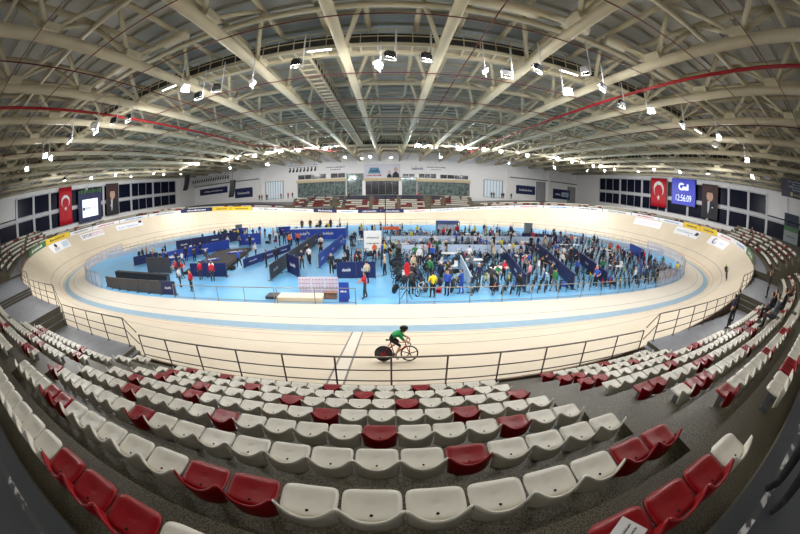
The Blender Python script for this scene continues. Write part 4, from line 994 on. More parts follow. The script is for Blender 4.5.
# blue sign and start gate by the fence
t = empty('folding_sign', (-.95, -20.1, 0)); tag(t, 'royal blue folding sign by the steel fence near the finish line', 'sign')
for sg in (-1, 1): MB().box((0, sg * .16, .62), (.6, .03, 1.2), M=Matrix.Rotation(sg * .24, 3, 'X')).build('panel', M_blue, t)
g = MB(); put(g, squiggle(.4, .14, 4, 6), lambda a, b: (a, -.335 + .22 * (b + .25), .75 + b)); g.build('white_lettering', M_whitep, t)
t = empty('lap_sign', (2.86, -20.0, 0)); tag(t, 'red oval lap sign on a tall tripod at the steel fence', 'sign')
MB().tube([(0, 0, .7), (0, 0, 1.75)], .025, 6).build('pole', M_blackm, t)
for k in range(3): MB().tube([(0, 0, .75), (.42 * math.cos(k * 2.1 + .5), .42 * math.sin(k * 2.1 + .5), .0)], .02, 6).build('leg', M_blackm, t)
g = MB(); V = disc(.17, 20, 0, 0, .42)[0]; g.add([(x, -.05, 2.0 + z) for x, z in V] + [(x, .05, 2.0 + z) for x, z in V], [tuple(range(20)), tuple(range(39, 19, -1))] + [(k, 20 + k, 20 + (k + 1) % 20, (k + 1) % 20) for k in range(20)]); g.build('sign_face', M_redv, t)
BLOCK.append(((2.4, -20), (3.3, -20)))
# white canopy bench at the far fence
t = empty('judges_canopy', (10.7, 8.6, 0)); tag(t, 'blue topped white bench canopy by the far fence', 'canopy')
MB().box((0, 0, 1.95), (3.5, 1.4, .16)).build('canopy_top', M_blue, t); MB().box((0, .65, 1.1), (3.4, .05, 1.6)).build('back_panel', M_paleblue, t)
for x in (-1.7, 1.7):
    for y in (-.6, .6): MB().box((x, y, .95), (.08, .08, 1.9)).build('post', M_navy, t)
MB().box((0, .2, .42), (3.2, .4, .06)).build('bench_seat', M_whitep, t)
for x in (-1.4, 0, 1.4): MB().box((x, .2, .2), (.06, .3, .4)).build('bench_leg', M_steel, t)
t = empty('orange_tent', (2.0, 3.6, 0)); tag(t, 'small orange topped stand at the back of the pens', 'stand')
MB().box((0, 0, 1.5), (2.2, 1.2, .3)).build('orange_top', M_orange, t)
for x in (-1, 1):
    for y in (-.5, .5): MB().box((x, y, .68), (.06, .06, 1.36)).build('post', M_steel, t)
t = empty('grey_cabinet', (-24.8, 11.6, 0)); tag(t, 'tall grey cabinet by the far fence on the left', 'cabinet'); MB().box((0, 0, .95), (1.1, .7, 1.9)).build('cabinet_body', mat('grey_cabinet_paint', (110, 118, 120), .5), t); MB().box((.0, -.37, .95), (1.0, .03, 1.75)).build('door', mat('grey_cabinet_door', (124, 130, 132), .5), t)
t = empty('grey_cabinet', (25.6, 11., 0)); tag(t, 'tall grey cabinet by the far fence on the right', 'cabinet'); MB().box((0, 0, .95), (1.3, .7, 1.9)).build('cabinet_body', mat('grey_cabinet_paint', (110, 118, 120), .5), t); MB().box((.0, -.37, .95), (1.2, .03, 1.75)).build('door', mat('grey_cabinet_door', (124, 130, 132), .5), t)
t = empty('tall_pole', (1.2, 9.5, 0)); tag(t, 'tall thin dark pole in front of the far fence', 'pole'); MB().tube([(0, 0, 0), (0, 0, 5.6)], .06, 6).build('shaft', M_blackm, t); MB().box((0, 0, .05), (.6, .6, .1)).build('base', M_blackm, t)

# ------------------------------------------------------------------ people
def skin_body(joints, bones, radii, mats_of, root='pelvis', sub=1, heads=()):
    """one continuous skinned figure; every face takes the material of its nearest bone"""
    names = list(joints); idx = {n: i for i, n in enumerate(names)}
    me = bpy.data.meshes.new('body_net'); me.from_pydata([joints[n] for n in names], [(idx[a], idx[b]) for a, b, _ in bones], []); me.update()
    o = bpy.data.objects.new('body_net', me); COL.objects.link(o)
    sk = o.modifiers.new('skin', 'SKIN'); sk.use_smooth_shade = True; sk.branch_smoothing = .3
    lay = me.skin_vertices[0] if len(me.skin_vertices) else None
    if lay is None:
        bpy.context.view_layer.objects.active = o; bpy.ops.mesh.customdata_skin_add(); lay = me.skin_vertices[0]
    for n in names:
        r = radii[n]; lay.data[idx[n]].radius = r if isinstance(r, tuple) else (r, r); lay.data[idx[n]].use_root = n == root
    ss = o.modifiers.new('sub', 'SUBSURF'); ss.levels = ss.render_levels = sub
    dg = bpy.context.evaluated_depsgraph_get(); out = bpy.data.meshes.new_from_object(o.evaluated_get(dg))
    bpy.data.objects.remove(o); bpy.data.meshes.remove(me)
    slots = ['skin', 'hair', 'top', 'trousers', 'shoes']
    segs = [(Vector(joints[a]), Vector(joints[b]), slots.index(m)) for a, b, m in bones]
    hd = Vector(joints['head']); mi = []
    fwd = (Vector(joints['nose']) - hd); fwd.z = 0; fwd.normalize()
    for p in out.polygons:
        c = Vector(p.center); best = 9; bm_ = 0
        for a, b, m in segs:
            d = b - a; t_ = max(0, min(1, (c - a).dot(d) / d.length_squared)); q = (c - (a + d * t_)).length
            if q < best: best, bm_ = q, m
        if bm_ == 0 and (c - hd).length < .2 and (c.z > hd.z + .03 or ((c - hd).dot(fwd) < .0 and c.z > hd.z - .09)): bm_ = 1
        mi.append(bm_)
    out.polygons.foreach_set('material_index', mi); out.polygons.foreach_set('use_smooth', [True] * len(mi))
    return out
def body_bones(bare=True):
    B = [('pelvis', 'waist', 'top'), ('waist', 'chest', 'top'), ('chest', 'neck', 'top'), ('neck', 'jaw', 'skin'), ('jaw', 'head', 'skin'), ('head', 'crown', 'skin'), ('jaw', 'nose', 'skin')]
    for s in 'LR':
        B += [('chest', 'sh' + s, 'top'), ('sh' + s, 'el' + s, 'top'), ('el' + s, 'wr' + s, 'skin' if bare else 'top'), ('wr' + s, 'ha' + s, 'skin'), ('pelvis', 'hip' + s, 'trousers'), ('hip' + s, 'kn' + s, 'trousers'), ('kn' + s, 'an' + s, 'trousers'), ('an' + s, 'toe' + s, 'shoes')]
    return B
RAD = {'pelvis': (.165, .125), 'waist': (.15, .12), 'chest': (.175, .13), 'neck': .065, 'jaw': .075, 'head': .112, 'crown': .085, 'nose': .022}
for s in 'LR': RAD.update({'sh' + s: .08, 'el' + s: .055, 'wr' + s: .036, 'ha' + s: (.042, .026), 'hip' + s: .105, 'kn' + s: .072, 'an' + s: .052, 'toe' + s: .042})
def pose(kind):
    J = dict(pelvis=(0, 0, .95), waist=(0, 0, 1.13), chest=(0, -.01, 1.34), neck=(0, .0, 1.47), jaw=(0, .02, 1.55), head=(0, .02, 1.63), crown=(0, .01, 1.71), nose=(0, .115, 1.6))
    def arm(s, sg, el, wr, ha): J.update({'sh' + s: (sg * .17, -.01, 1.39), 'el' + s: (sg * el[0], el[1], el[2]), 'wr' + s: (sg * wr[0], wr[1], wr[2]), 'ha' + s: (sg * ha[0], ha[1], ha[2])})
    def leg(s, sg, y=0., kn=None, an=None): J.update({'hip' + s: (sg * .09, 0, .9), 'kn' + s: kn or (sg * .1, .03 + y * .5, .49), 'an' + s: an or (sg * .11, y - .02, .085), 'toe' + s: ((an[0], an[1] + .15, an[2] - .045) if an else (sg * .12, y + .15, .045))})
    if kind == 'stand':
        for s, g in (('L', -1), ('R', 1)): arm(s, g, (.23, -.04, 1.12), (.24, .06, .89), (.23, .09, .81)); leg(s, g)
    elif kind == 'hips':
        arm('L', -1, (.33, -.06, 1.17), (.18, .1, 1.02), (.14, .12, .99)); arm('R', 1, (.23, -.04, 1.12), (.24, .08, .9), (.23, .11, .82)); leg('L', -1, .06); leg('R', 1, -.08)
    elif kind == 'walk':
        arm('L', -1, (.22, .1, 1.13), (.2, .27, .98), (.19, .33, .93)); arm('R', 1, (.23, -.14, 1.13), (.24, -.12, .9), (.24, -.1, .82)); leg('L', -1, -.25); leg('R', 1, .25)
    elif kind == 'reach':
        arm('L', -1, (.2, .2, 1.2), (.16, .4, 1.08), (.14, .47, 1.05)); arm('R', 1, (.2, .2, 1.2), (.16, .4, 1.08), (.14, .47, 1.05)); leg('L', -1, .1); leg('R', 1, -.1)
    elif kind == 'sit':
        for n in list(J): x, y, z = J[n]; J[n] = (x, y, z - .43 + (0 if n == 'pelvis' else 0))
        for s, g in (('L', -1), ('R', 1)):
            J.update({'sh' + s: (g * .17, -.01, .96), 'el' + s: (g * .24, .06, .7), 'wr' + s: (g * .15, .26, .62), 'ha' + s: (g * .12, .33, .6), 'hip' + s: (g * .09, .03, .52), 'kn' + s: (g * .12, .43, .5), 'an' + s: (g * .12, .46, .085), 'toe' + s: (g * .13, .61, .045)})
    return J
PB = {k: skin_body(pose(k), body_bones(k in ('reach', 'hips')), RAD, None) for k in ('stand', 'hips', 'walk', 'reach', 'sit')}
CLOTH = {'black': (30, 31, 35), 'navy': (28, 36, 74), 'grey': (112, 116, 122), 'white': (222, 222, 224), 'blue': (44, 82, 176), 'red': (190, 32, 44), 'yellow': (228, 212, 40), 'green': (44, 120, 74), 'orange': (226, 104, 56), 'pink': (222, 150, 160), 'charcoal': (58, 60, 66), 'beige': (196, 180, 152), 'brown': (104, 72, 54), 'lime': (180, 214, 60), 'jersey green': (38, 168, 92)}
def cloth(c): return mat(c + '_cloth', CLOTH[c], .8, noise_amt=.08, scale=9)
for me in PB.values():
    for m_ in (M_skin, M_hair, cloth('black'), cloth('navy'), cloth('black')): me.materials.append(m_)
M_hairs = [M_hair, mat('black_hair', (22, 20, 20), .7), mat('brown_hair', (84, 58, 40), .7), mat('cap_white', (220, 220, 220), .7)]
USED = {}
def person(kind, x, y, z, rz, top, bot, where, group, label=None, sc=1., shoes='black', hair=0):
    o = bpy.data.objects.new('person', PB[kind]); COL.objects.link(o); o.location = (x, y, z); o.rotation_euler = (0, 0, rz); o.scale = (sc,) * 3
    for i, m_ in ((1, M_hairs[hair % 4]), (2, cloth(top)), (3, cloth(bot)), (4, cloth(shoes))):
        o.material_slots[i].link = 'OBJECT'; o.material_slots[i].material = m_
    verb = {'stand': 'standing', 'hips': 'standing', 'walk': 'walking', 'reach': 'reaching', 'sit': 'seated'}[kind]
    if not label:
        base = f'person in {top} top, {bot} trousers, {verb} {where}'; USED[base] = USED.get(base, 0) + 1
        label = base if USED[base] == 1 else base.replace('person', f'{ordinal(USED[base])} person', 1)
    tag(o, label, 'person', group)
    return o

# ------------------------------------------------------------------ bikes
def wheel_geo(mb, cx, cz, r, mt, mr, spokes=5, disc_=False, n=20):
    mb.tube([(cx + r * math.cos(2 * PI * i / n), 0, cz + r * math.sin(2 * PI * i / n)) for i in range(n)], .016, 6, mt, True)
    if disc_: mb.tube([(cx, -.012, cz), (cx, .012, cz)], r * .97, 24, mr)
    else:
        mb.tube([(cx + r * .93 * math.cos(2 * PI * i / n), 0, cz + r * .93 * math.sin(2 * PI * i / n)) for i in range(n)], .016, 5, mr, True)
        for i in range(spokes):
            a = 2 * PI * i / spokes + .3; mb.tube([(cx, 0, cz), (cx + r * .92 * math.cos(a), 0, cz + r * .92 * math.sin(a))], [.022, .012], 5, mr)
    mb.tube([(cx, -.05, cz), (cx, .05, cz)], .025, 8, mr)
FR = dict(rear=(-.47, 0, .335), front=(.51, 0, .335), bb=(-.06, 0, .28), seat=(-.2, 0, .82), saddle=(-.24, 0, .93), head_t=(.34, 0, .82), head_b=(.38, 0, .68), bar=(.4, 0, .86))
def frame_geo(mb, m=0, n=8):
    f = FR
    for a, b, r in (('bb', 'seat', .02), ('seat', 'head_t', .018), ('bb', 'head_b', .024), ('head_t', 'head_b', .022)): mb.tube([f[a], f[b]], r, n, m)
    for y in (-.05, .05):
        for a in ('bb', 'seat'): mb.tube([(f[a][0], y * .5, f[a][2]), (f['rear'][0], y, f['rear'][2])], .011, 6, m)
    return mb
def fork_geo(mb, m=0):
    for y in (-.045, .045): mb.tube([(.38, y * .6, .69), (.45, y, .5), (.51, y, .335)], .013, 6, m)
    return mb.tube([(.38, -.03, .69), (.38, .03, .69)], .02, 6, m)
def bar_geo(mb, m=0):
    mb.tube([(.34, 0, .82), (.33, 0, .86), (.41, 0, .875)], .016, 6, m); mb.tube([(.41, -.2, .875), (.41, .2, .875)], .014, 8, m)
    for y in (-.2, .2): mb.tube([(.41, y, .875), (.5, y, .87), (.535, y, .81), (.5, y, .745), (.41, y, .735)], .015, 8, m)
    return mb
def saddle_geo(mb, m=0, mp=None):
    mb.shell(lambda u, v: (-.37 + .27 * u, (v - .5) * (.14 - .1 * min(1, u * 1.4)), .945 - .03 * (2 * v - 1) ** 2 + .012 * (2 * u - 1) ** 2), 8, 6, .02, m)
    return mb.tube([(-.2, 0, .8), (-.235, 0, .925)], .013, 6, m if mp is None else mp)
def crank_geo(mb, ang, m=0):
    bb = FR['bb']; n = 24
    mb.tube([(bb[0], -.035, bb[2]), (bb[0], -.045, bb[2])], .095, n, m); mb.tube([(bb[0], -.07, bb[2]), (bb[0], .07, bb[2])], .02, 8, m)
    for sg, a in ((-1, ang), (1, ang + PI)):
        e = (bb[0] + .165 * math.cos(a), sg * .075, bb[2] + .165 * math.sin(a)); mb.tube([(bb[0], sg * .065, bb[2]), e], .012, 6, m); mb.box((e[0], sg * .11, e[2]), (.09, .07, .02), m)
    return mb
def small_bike():
    mb = frame_geo(MB(), 0, 6); fork_geo(mb, 0); bar_geo(mb, 1); saddle_geo(mb, 1); crank_geo(mb, -.6, 1)
    wheel_geo(mb, -.47, .335, .325, 1, 2, 0, True, 14); wheel_geo(mb, .51, .335, .325, 1, 1, 5, False, 14)
    return mb.mesh('parked_bicycle', [M_blackm, M_blackm, M_dgrey], True)
SB = small_bike()
BIKEC = ['black', 'black', 'white', 'red', 'blue', 'charcoal', 'black', 'charcoal', 'navy', 'black', 'yellow']
def parked_bike(x, y, rz, c, label, group, disc_c='charcoal'):
    o = bpy.data.objects.new('track_bicycle', SB); COL.objects.link(o); o.location = (x, y, 0.0); o.rotation_euler = (.08, 0, rz)
    o.material_slots[0].link = 'OBJECT'; o.material_slots[0].material = mat(c + '_bike_paint', CLOTH[c], .3)
    o.material_slots[2].link = 'OBJECT'; o.material_slots[2].material = mat(disc_c + '_wheel', CLOTH[disc_c], .4)
    tag(o, label, 'bicycle', group)
    return o

# ------------------------------------------------------------------ the crowd in the infield
rnd = random.Random(11)
INN = [surf(s, -4.1)[:2] for s in np.linspace(-125, 125, 161)[:-1]]
def inside(x, y):
    c = False; n = len(INN)
    for i in range(n):
        (x1, y1), (x2, y2) = INN[i], INN[i - 1]
        if (y1 > y) != (y2 > y) and x < (x2 - x1) * (y - y1) / (y2 - y1) + x1: c = not c
    return c
def seg_d(x, y):
    best = 9
    for (ax, ay), (bx, by) in BLOCK:
        dx, dy = bx - ax, by - ay; t_ = max(0, min(1, ((x - ax) * dx + (y - ay) * dy) / (dx * dx + dy * dy + 1e-9))); best = min(best, math.hypot(x - ax - t_ * dx, y - ay - t_ * dy))
    return best
TAKEN = [(-17.5, -9.4, 1.0), (-16.3, -5.6, 1.0)]
def free(x, y, r): return all(math.hypot(x - a, y - b) > r + c for a, b, c in TAKEN) and seg_d(x, y) > r + .22
# bikes in rows inside the pens
def zone_name(x, y):
    if x < -20: return 'in the left team area'
    if x < -10: return 'around the black warm-up mat'
    if x < -3: return 'between the barrier lines running back'
    if x < 2.5: return 'around the white framed board'
    yy = 'front' if y < -13 else 'middle' if y < -5 else 'back'
    xx = 'first' if x < 9 else 'second' if x < 16 else 'third' if x < 23 else 'last'
    return f'in the {yy} of the {xx} pen'
bcount = {}
BIKES = []
def add_bike(x, y, rz):
    cx_, sx_ = math.cos(rz), math.sin(rz)
    if not all(inside(x + cx_ * o_, y + sx_ * o_) for o_ in (-.85, .85)): return
    if any(abs((x - a_) * sx_ - (y - b_) * cx_) < .43 and abs((x - a_) * cx_ + (y - b_) * sx_) < 1.7 for a_, b_, _ in BIKES): return
    if not all(free(x + cx_ * o_, y + sx_ * o_, .1) for o_ in (-.66, -.33, 0, .33, .66)): return
    BIKES.append((x, y, rz))
# named people first
person('hips', 4.5, -19.6, 0, .3, 'yellow', 'black', '', 'people in the infield', 'person in a bright yellow jacket behind the near steel fence beside the red sign'); TAKEN.append((4.5, -19.6, .35))
person('stand', 3.2, -18.9, 0, .2, 'charcoal', 'black', '', 'people in the infield', 'person in a charcoal top behind the red oval lap sign'); TAKEN.append((3.2, -18.9, .35))
person('stand', -13.4, -18.9, 0, 2.9, 'red', 'charcoal', '', 'people in the infield', 'person in a red jacket nearest the left steel fence'); TAKEN.append((-13.4, -18.9, .35))
person('hips', -15.4, -18., 0, -.4, 'white', 'charcoal', '', 'people in the infield', 'person in a white top just behind the left steel fence'); TAKEN.append((-15.4, -18., .35))
for x, y, c in ((-17, -15.6, 'red'), (-18.1, -15.2, 'red'), (-14.5, -15.9, 'red'), (-13.3, -15.7, 'white'), (-12.9, -16.3, 'red')):
    if free(x, y, .28): person(rnd.choice(['stand', 'reach']), x, y, 0, rnd.uniform(0, 6), c, 'charcoal', 'by the navy board before the black mat', 'people in the infield'); TAKEN.append((x, y, .35))
person('reach', 6.5, -19., 0, 1., 'blue', 'blue', '', 'people in the infield', 'person in royal blue in the first pen near the steel fence'); TAKEN.append((6.5, -19., .35))
person('stand', 5.5, -19.2, 0, 2.5, 'blue', 'navy', '', 'people in the infield', 'person in a blue jacket in the first pen beside the yellow jacket'); TAKEN.append((5.5, -19.2, .35))
person('reach', .3, -19.6, 0, 1.7, 'red', 'charcoal', '', 'people in the infield', 'person in red bending over gear at the near steel fence by the blue sign'); TAKEN.append((.3, -19.6, .4))
person('stand', .2, -16.6, 0, .6, 'beige', 'navy', '', 'people in the infield', 'person in a beige top in front of the navy emblem board'); TAKEN.append((.2, -16.6, .35))
person('stand', 12.3, -18.2 + 1.0, 0, .6, 'pink', 'charcoal', '', 'people in the infield', 'person in a pink top at the first slanting navy barrier'); TAKEN.append((12.3, -17.2, .35))
for x, y in ((-9.6, -11.6), (-9., -10.4), (-12.3, -.5)): person('stand', x, y, 0, rnd.uniform(0, 6), 'black', 'black', 'on the open blue floor', 'people in the infield'); TAKEN.append((x, y, .35))
for x, y, c in ((-5.9, -12.1, 'navy'), (-5.6, -10.5, 'white'), (-6.2, -9., 'black'), (-5.4, -6.6, 'black'), (-5.9, -4., 'white'), (-6.4, -2, 'black'), (-3., -5.4, 'blue'), (-2.6, -2.4, 'black')): person(rnd.choice(['stand', 'walk', 'hips']), x, y, 0, rnd.uniform(0, 6), c, 'black', 'between the barrier lines running back', 'people in the infield'); TAKEN.append((x, y, .35))
# people behind and on the long counter, at the left curve and everywhere in the pens
TOPS = ['black', 'black', 'black', 'black', 'navy', 'navy', 'navy', 'grey', 'white', 'white', 'blue', 'charcoal', 'charcoal', 'charcoal', 'red', 'blue', 'green', 'yellow', 'orange', 'beige']
def scatter(n, x0, x1, y0, y1, where=None):
    k = 0
    for _ in range(n * 14):
        if k >= n: break
        x, y = rnd.uniform(x0, x1), rnd.uniform(y0, y1)
        if inside(x, y) and free(x, y, .26):
            kd = rnd.choice(['stand', 'stand', 'hips', 'walk', 'reach'])
            mx_, my_ = x + 16.8, y + 8.2; ma = .2; u_, v_ = mx_ * math.cos(ma) + my_ * math.sin(ma), -mx_ * math.sin(ma) + my_ * math.cos(ma)
            if 1.9 < abs(u_) < 2.8 and abs(v_) < 6 or 5 < abs(v_) < 6 and abs(u_) < 2.8: continue
            person(kd, x, y, .285 if abs(u_) < 2.1 and abs(v_) < 5.1 else 0, rnd.uniform(0, 2 * PI), rnd.choice(TOPS), rnd.choice(['black', 'navy', 'charcoal', 'grey', 'black']), where or zone_name(x, y), 'people in the infield', sc=rnd.uniform(.94, 1.06), hair=rnd.randrange(4), shoes=rnd.choice(['black', 'white', 'grey'])); TAKEN.append((x, y, .3)); k += 1
scatter(8, -31.5, -28.8, -8.5, -4.5, 'at the left end of the blue floor')
scatter(14, -29.5, -20, 4.6, 8.6, 'behind the long navy barrier on the left'); scatter(9, -20, -13, 2, 9.5, 'behind the royal blue board'); scatter(7, -12, -4.5, 7.4, 11, 'behind the long counter')
scatter(7, -13, -8.4, -2, 3.4, 'in front of the long counter'); scatter(9, -28, -20, -12, -3, 'in the left team area'); scatter(10, -21, -12, -14, 1, 'around the black warm-up mat')
scatter(14, -3, 2.4, -14.6, 2.0); scatter(48, 2.6, 12.6, -19.8, 9.6); scatter(52, 12, 22, -19.6, 9.4); scatter(54, 20, 34.5, -19, 8.6); scatter(10, -3, 3, 2, 10, 'far behind the white board')
# people on the raised floor behind the counter
for i, x in enumerate((-11, -9.8, -8.2, -6.7, -5.3)): person('stand', x, 6. + .3 * (i % 2), 1.02, PI + .3 * i, TOPS[i * 2], 'black', 'on the raised floor behind the long counter', 'people in the infield')
# plastic chairs and white tables among the pens
def table_mesh():
    top = MB().box((0, 0, .73), (1.5, .7, .04)).mesh('table_top', [M_whitep]); leg = MB().box((0, 0, .355), (.05, .05, .71)).mesh('leg', [M_steel]); return top, leg
TT, TL = table_mesh()
def chair_mesh():
    s = MB().box((0, 0, .44), (.42, .42, .04)).mesh('seat', [M_whitep]); b = MB().box((0, -.2, .66), (.42, .04, .42)).mesh('backrest', [M_whitep]); l = MB().box((0, 0, .21), (.04, .04, .42)).mesh('leg', [M_whitep]); return s, b, l
CS_, CB_, CL_ = chair_mesh()
tc = {}; cc = {}
for x0, x1, y0, y1, nt, nc in ((3, 11, -17.5, 6, 5, 10), (12.5, 22, -17.5, 6, 6, 10), (22, 31, -15, 4, 5, 8), (-3, 2, -8, 1, 2, 2), (-27, -21, -11, 2, 2, 3)):
    for kind, n in (('t', nt), ('c', nc)):
        k = 0
        for _ in range(200):
            if k >= n: break
            x, y = rnd.uniform(x0, x1), rnd.uniform(y0, y1); r = .85 if kind == 't' else .26
            if inside(x, y) and free(x, y, r):
                z = zone_name(x, y); a = rnd.uniform(-.3, .3)
                if kind == 't':
                    t = empty('folding_table', (x, y, 0), a); tc[z] = tc.get(z, 0) + 1; tag(t, (f'{ordinal(tc[z])} ' if tc[z] > 1 else '') + f'white folding table {z}', 'table', 'white folding tables in the infield'); link('table_top', TT, t)
                    for ax in (-.68, .68):
                        for ay in (-.28, .28): link('leg', TL, t, (ax, ay, 0))
                else:
                    t = empty('plastic_chair', (x, y, 0), rnd.uniform(0, 6)); cc[z] = cc.get(z, 0) + 1; tag(t, (f'{ordinal(cc[z])} ' if cc[z] > 1 else '') + f'white plastic chair {z}', 'chair', 'white plastic chairs in the infield'); link('seat', CS_, t); link('backrest', CB_, t)
                    for ax in (-.18, .18):
                        for ay in (-.18, .18): link('leg', CL_, t, (ax, ay, 0))
                TAKEN.append((x, y, r)); k += 1

for (x0, y0, x1, y1, n) in ((-1.9, -13.8, .6, -13.4, 5), (-2.2, -12, 1.3, -11.6, 7), (-2.4, -10, 1.5, -9.8, 7), (-2.2, -8, 1.4, -8, 6), (-27.5, -4.4, -26, -2.4, 3), (-22, -12.6, -20.4, -12.2, 2), (-14.6, -16.2, -13, -16.2, 2)):
    for i in range(n + 2):
        u = (i + .5) / (n + 2); add_bike(x0 + (x1 - x0) * u + rnd.uniform(-.1, .1), y0 + (y1 - y0) * u, rnd.choice([PI / 2, -PI / 2]) + rnd.uniform(-.1, .1))
for q in range(42):
    y = -19.6 + .66 * q; x = 2.3 + (q * .37) % .6
    while x < 35.5:
        if rnd.random() < .97: add_bike(x, y, PI / 4 + .12 + rnd.choice([0, PI]) + rnd.uniform(-.015, .015))
        x += .21
for x_, y_, r_ in BIKES: TAKEN += [(x_ + o_ * math.cos(r_), y_ + o_ * math.sin(r_), .2) for o_ in (-.66, -.22, .22, .66)]
def bag_mesh():
    mb = MB().shell(lambda u, v: (.34 * (2 * u - 1) * (1 - .12 * abs(2 * v - 1) ** 3), .17 * math.cos(PI * v) * (1 - .1 * abs(2 * u - 1) ** 4), .02 + .3 * math.sin(PI * v) ** .6 * (1 - .15 * abs(2 * u - 1) ** 4)), 8, 8, .01, 0)
    mb.box((0, 0, .02), (.62, .3, .04)); mb.tube([(-.15, 0, .3), (-.1, 0, .4), (.1, 0, .4), (.15, 0, .3)], .014, 6, 1)
    return mb.mesh('kit_bag', [M_blackm, M_dgrey], True)
BAG = bag_mesh(); bagc = {}
for x0, x1, y0, y1, n in ((2.6, 12, -19.6, 8.5, 34), (12, 22, -19.4, 8.5, 34), (22, 34, -18, 8, 34), (-3, 2, -14, 2, 8), (-28, -13, -13, 3, 8)):
    k = 0
    for _ in range(n * 8):
        if k >= n: break
        x, y = rnd.uniform(x0, x1), rnd.uniform(y0, y1)
        if not (inside(x, y) and free(x, y, .22)) or (-20 < x < -13.5 and -14.5 < y < -1.5): continue
        c = rnd.choice(['black', 'navy', 'charcoal', 'blue', 'black', 'red', 'grey']); z = zone_name(x, y); bagc[(c, z)] = bagc.get((c, z), 0) + 1
        o = bpy.data.objects.new('kit_bag', BAG); COL.objects.link(o); o.location = (x, y, .0); o.rotation_euler = (0, 0, rnd.uniform(0, PI)); o.material_slots[0].link = 'OBJECT'; o.material_slots[0].material = cloth(c)
        tag(o, (f'{ordinal(bagc[(c, z)])} ' if bagc[(c, z)] > 1 else '') + f'{c} kit bag on the floor {z}', 'bag', 'kit bags on the infield floor'); TAKEN.append((x, y, .24)); k += 1
BIKES.sort(key=lambda q: math.dist(q[:2], CAM[:2])); far_mb = MB()
for n_, (x, y, rz) in enumerate(BIKES):
    c = rnd.choice(BIKEC); dc = rnd.choice(['charcoal', 'black', 'white', 'charcoal', 'black'])
    if n_ < 290:
        z = zone_name(x, y); k = (c, dc, z); bcount[k] = bcount.get(k, 0) + 1
        lb = f'{c} track bicycle with {dc} rear disc parked {z}'
        parked_bike(x, y, rz, c, lb if bcount[k] == 1 else f'{ordinal(bcount[k])} {lb}', 'track bicycles parked in the infield', dc)
    else:
        m0 = Matrix.Translation((x, y, 0)) @ Matrix.Rotation(rz, 4, 'Z'); t_ = MB()
        for a_, b_, r_ in (('bb', 'seat', .025), ('seat', 'head_t', .022), ('bb', 'head_b', .03), ('bb', 'rear', .02), ('head_b', 'front', .02), ('head_t', 'bar', .02), ('seat', 'saddle', .03)): t_.tube([FR[a_], FR[b_]], r_, 4, n_ % 4)
        t_.tube([(.4, -.2, .86), (.4, .2, .86)], .02, 4, 0)
        for cx in (-.47, .51): t_.tube([(cx + .325 * math.cos(q_ * PI / 5), 0, .335 + .325 * math.sin(q_ * PI / 5)) for q_ in range(10)], .025, 4, 0, True)
        far_mb.add([m0 @ Vector(v_) for v_ in t_.v], t_.f, 0); far_mb.m[-len(t_.f):] = t_.m
if far_mb.v: tag(far_mb.build('parked_bicycles_at_the_back', [M_blackm, mat('charcoal_wheel', CLOTH['charcoal'], .4), mat('white_bike_paint', CLOTH['white'], .3), mat('red_bike_paint', CLOTH['red'], .3)]), 'mass of parked track bicycles at the back of the pens', 'bicycles', kind='stuff')
# ------------------------------------------------------------------ spectators in the stands
def seat_spot(k, l):
    g, L = row_positions(row_d(k), -31.5, 31.5, 0., 0.); s = float(np.interp(l, L, g)); x, y, _, nx, ny = edge(s, row_d(k)); return x, y, row_z(k), math.atan2(nx, -ny)
def sit(k, l, top, bot, label, hair=0):
    x, y, z, rz = seat_spot(k, l); fx, fy = -math.sin(rz), math.cos(rz)
    return person('sit', x + fx * .0, y + fy * .0, z - .0, rz, top, bot, '', 'spectators in the near stand', label, hair=hair)
sit(2, 15.5, 'black', 'black', 'spectator in a large black jacket seated in the sixth row of the right block')
sit(2, 13.1, 'grey', 'charcoal', 'spectator with dark hair in a grey green top seated in the right block')
sit(2, 20.6, 'brown', 'black', 'spectator in a brown jacket seated furthest along the sixth row on the right')
sit(3, 17.6, 'black', 'navy', 'spectator in black seated one row below the black jacket on the right')
sit(3, 16.2, 'charcoal', 'black', 'spectator in charcoal seated one row below the black jacket, nearer the aisle')
x, y, z, rz = seat_spot(4, 16.2); person('stand', x, y + .1, row_z(4), rz, 'black', 'black', '', 'spectators in the near stand', 'spectator in black standing on the raised walkway behind the right guard rail') if False else None
for s, d, lb, top, kd in ((18.2, 1.0, 'spectator in black standing at the guard rail on the right walkway', 'black', 'stand'), (16.6, 1.3, 'spectator in navy standing behind the one at the right guard rail', 'navy', 'hips'), (23.8, 2.2, 'spectator in black standing on the next higher walkway section on the right', 'black', 'stand')):
    x, y, _, nx, ny = edge(s, d); D = row_z(6) if s < 21.3 else row_z(4); person(kd, x, y, D, math.atan2(nx, -ny) + .3, top, 'black', '', 'spectators in the near stand', lb)
for i, (s, d, j) in enumerate(((38, 3, 1), (44, 2.2, 0), (50, 3.8, 2), (47, 4.6, 3), (-38, 3, 1))):
    x, y, z, nx, ny = edge(s, turn_d(j)); person('sit', x, y, turn_z(s, j), math.atan2(nx, -ny), ['black', 'navy', 'brown', 'charcoal', 'black'][i], 'black', '', 'spectators at the ends of the track', f'spectator in {["black", "navy", "brown", "charcoal", "black"][i]} seated by the {"right" if s > 0 else "left"} banking, {["row two", "front row", "row three", "top row", "row two"][i]}')
r3 = random.Random(5); fc = {}
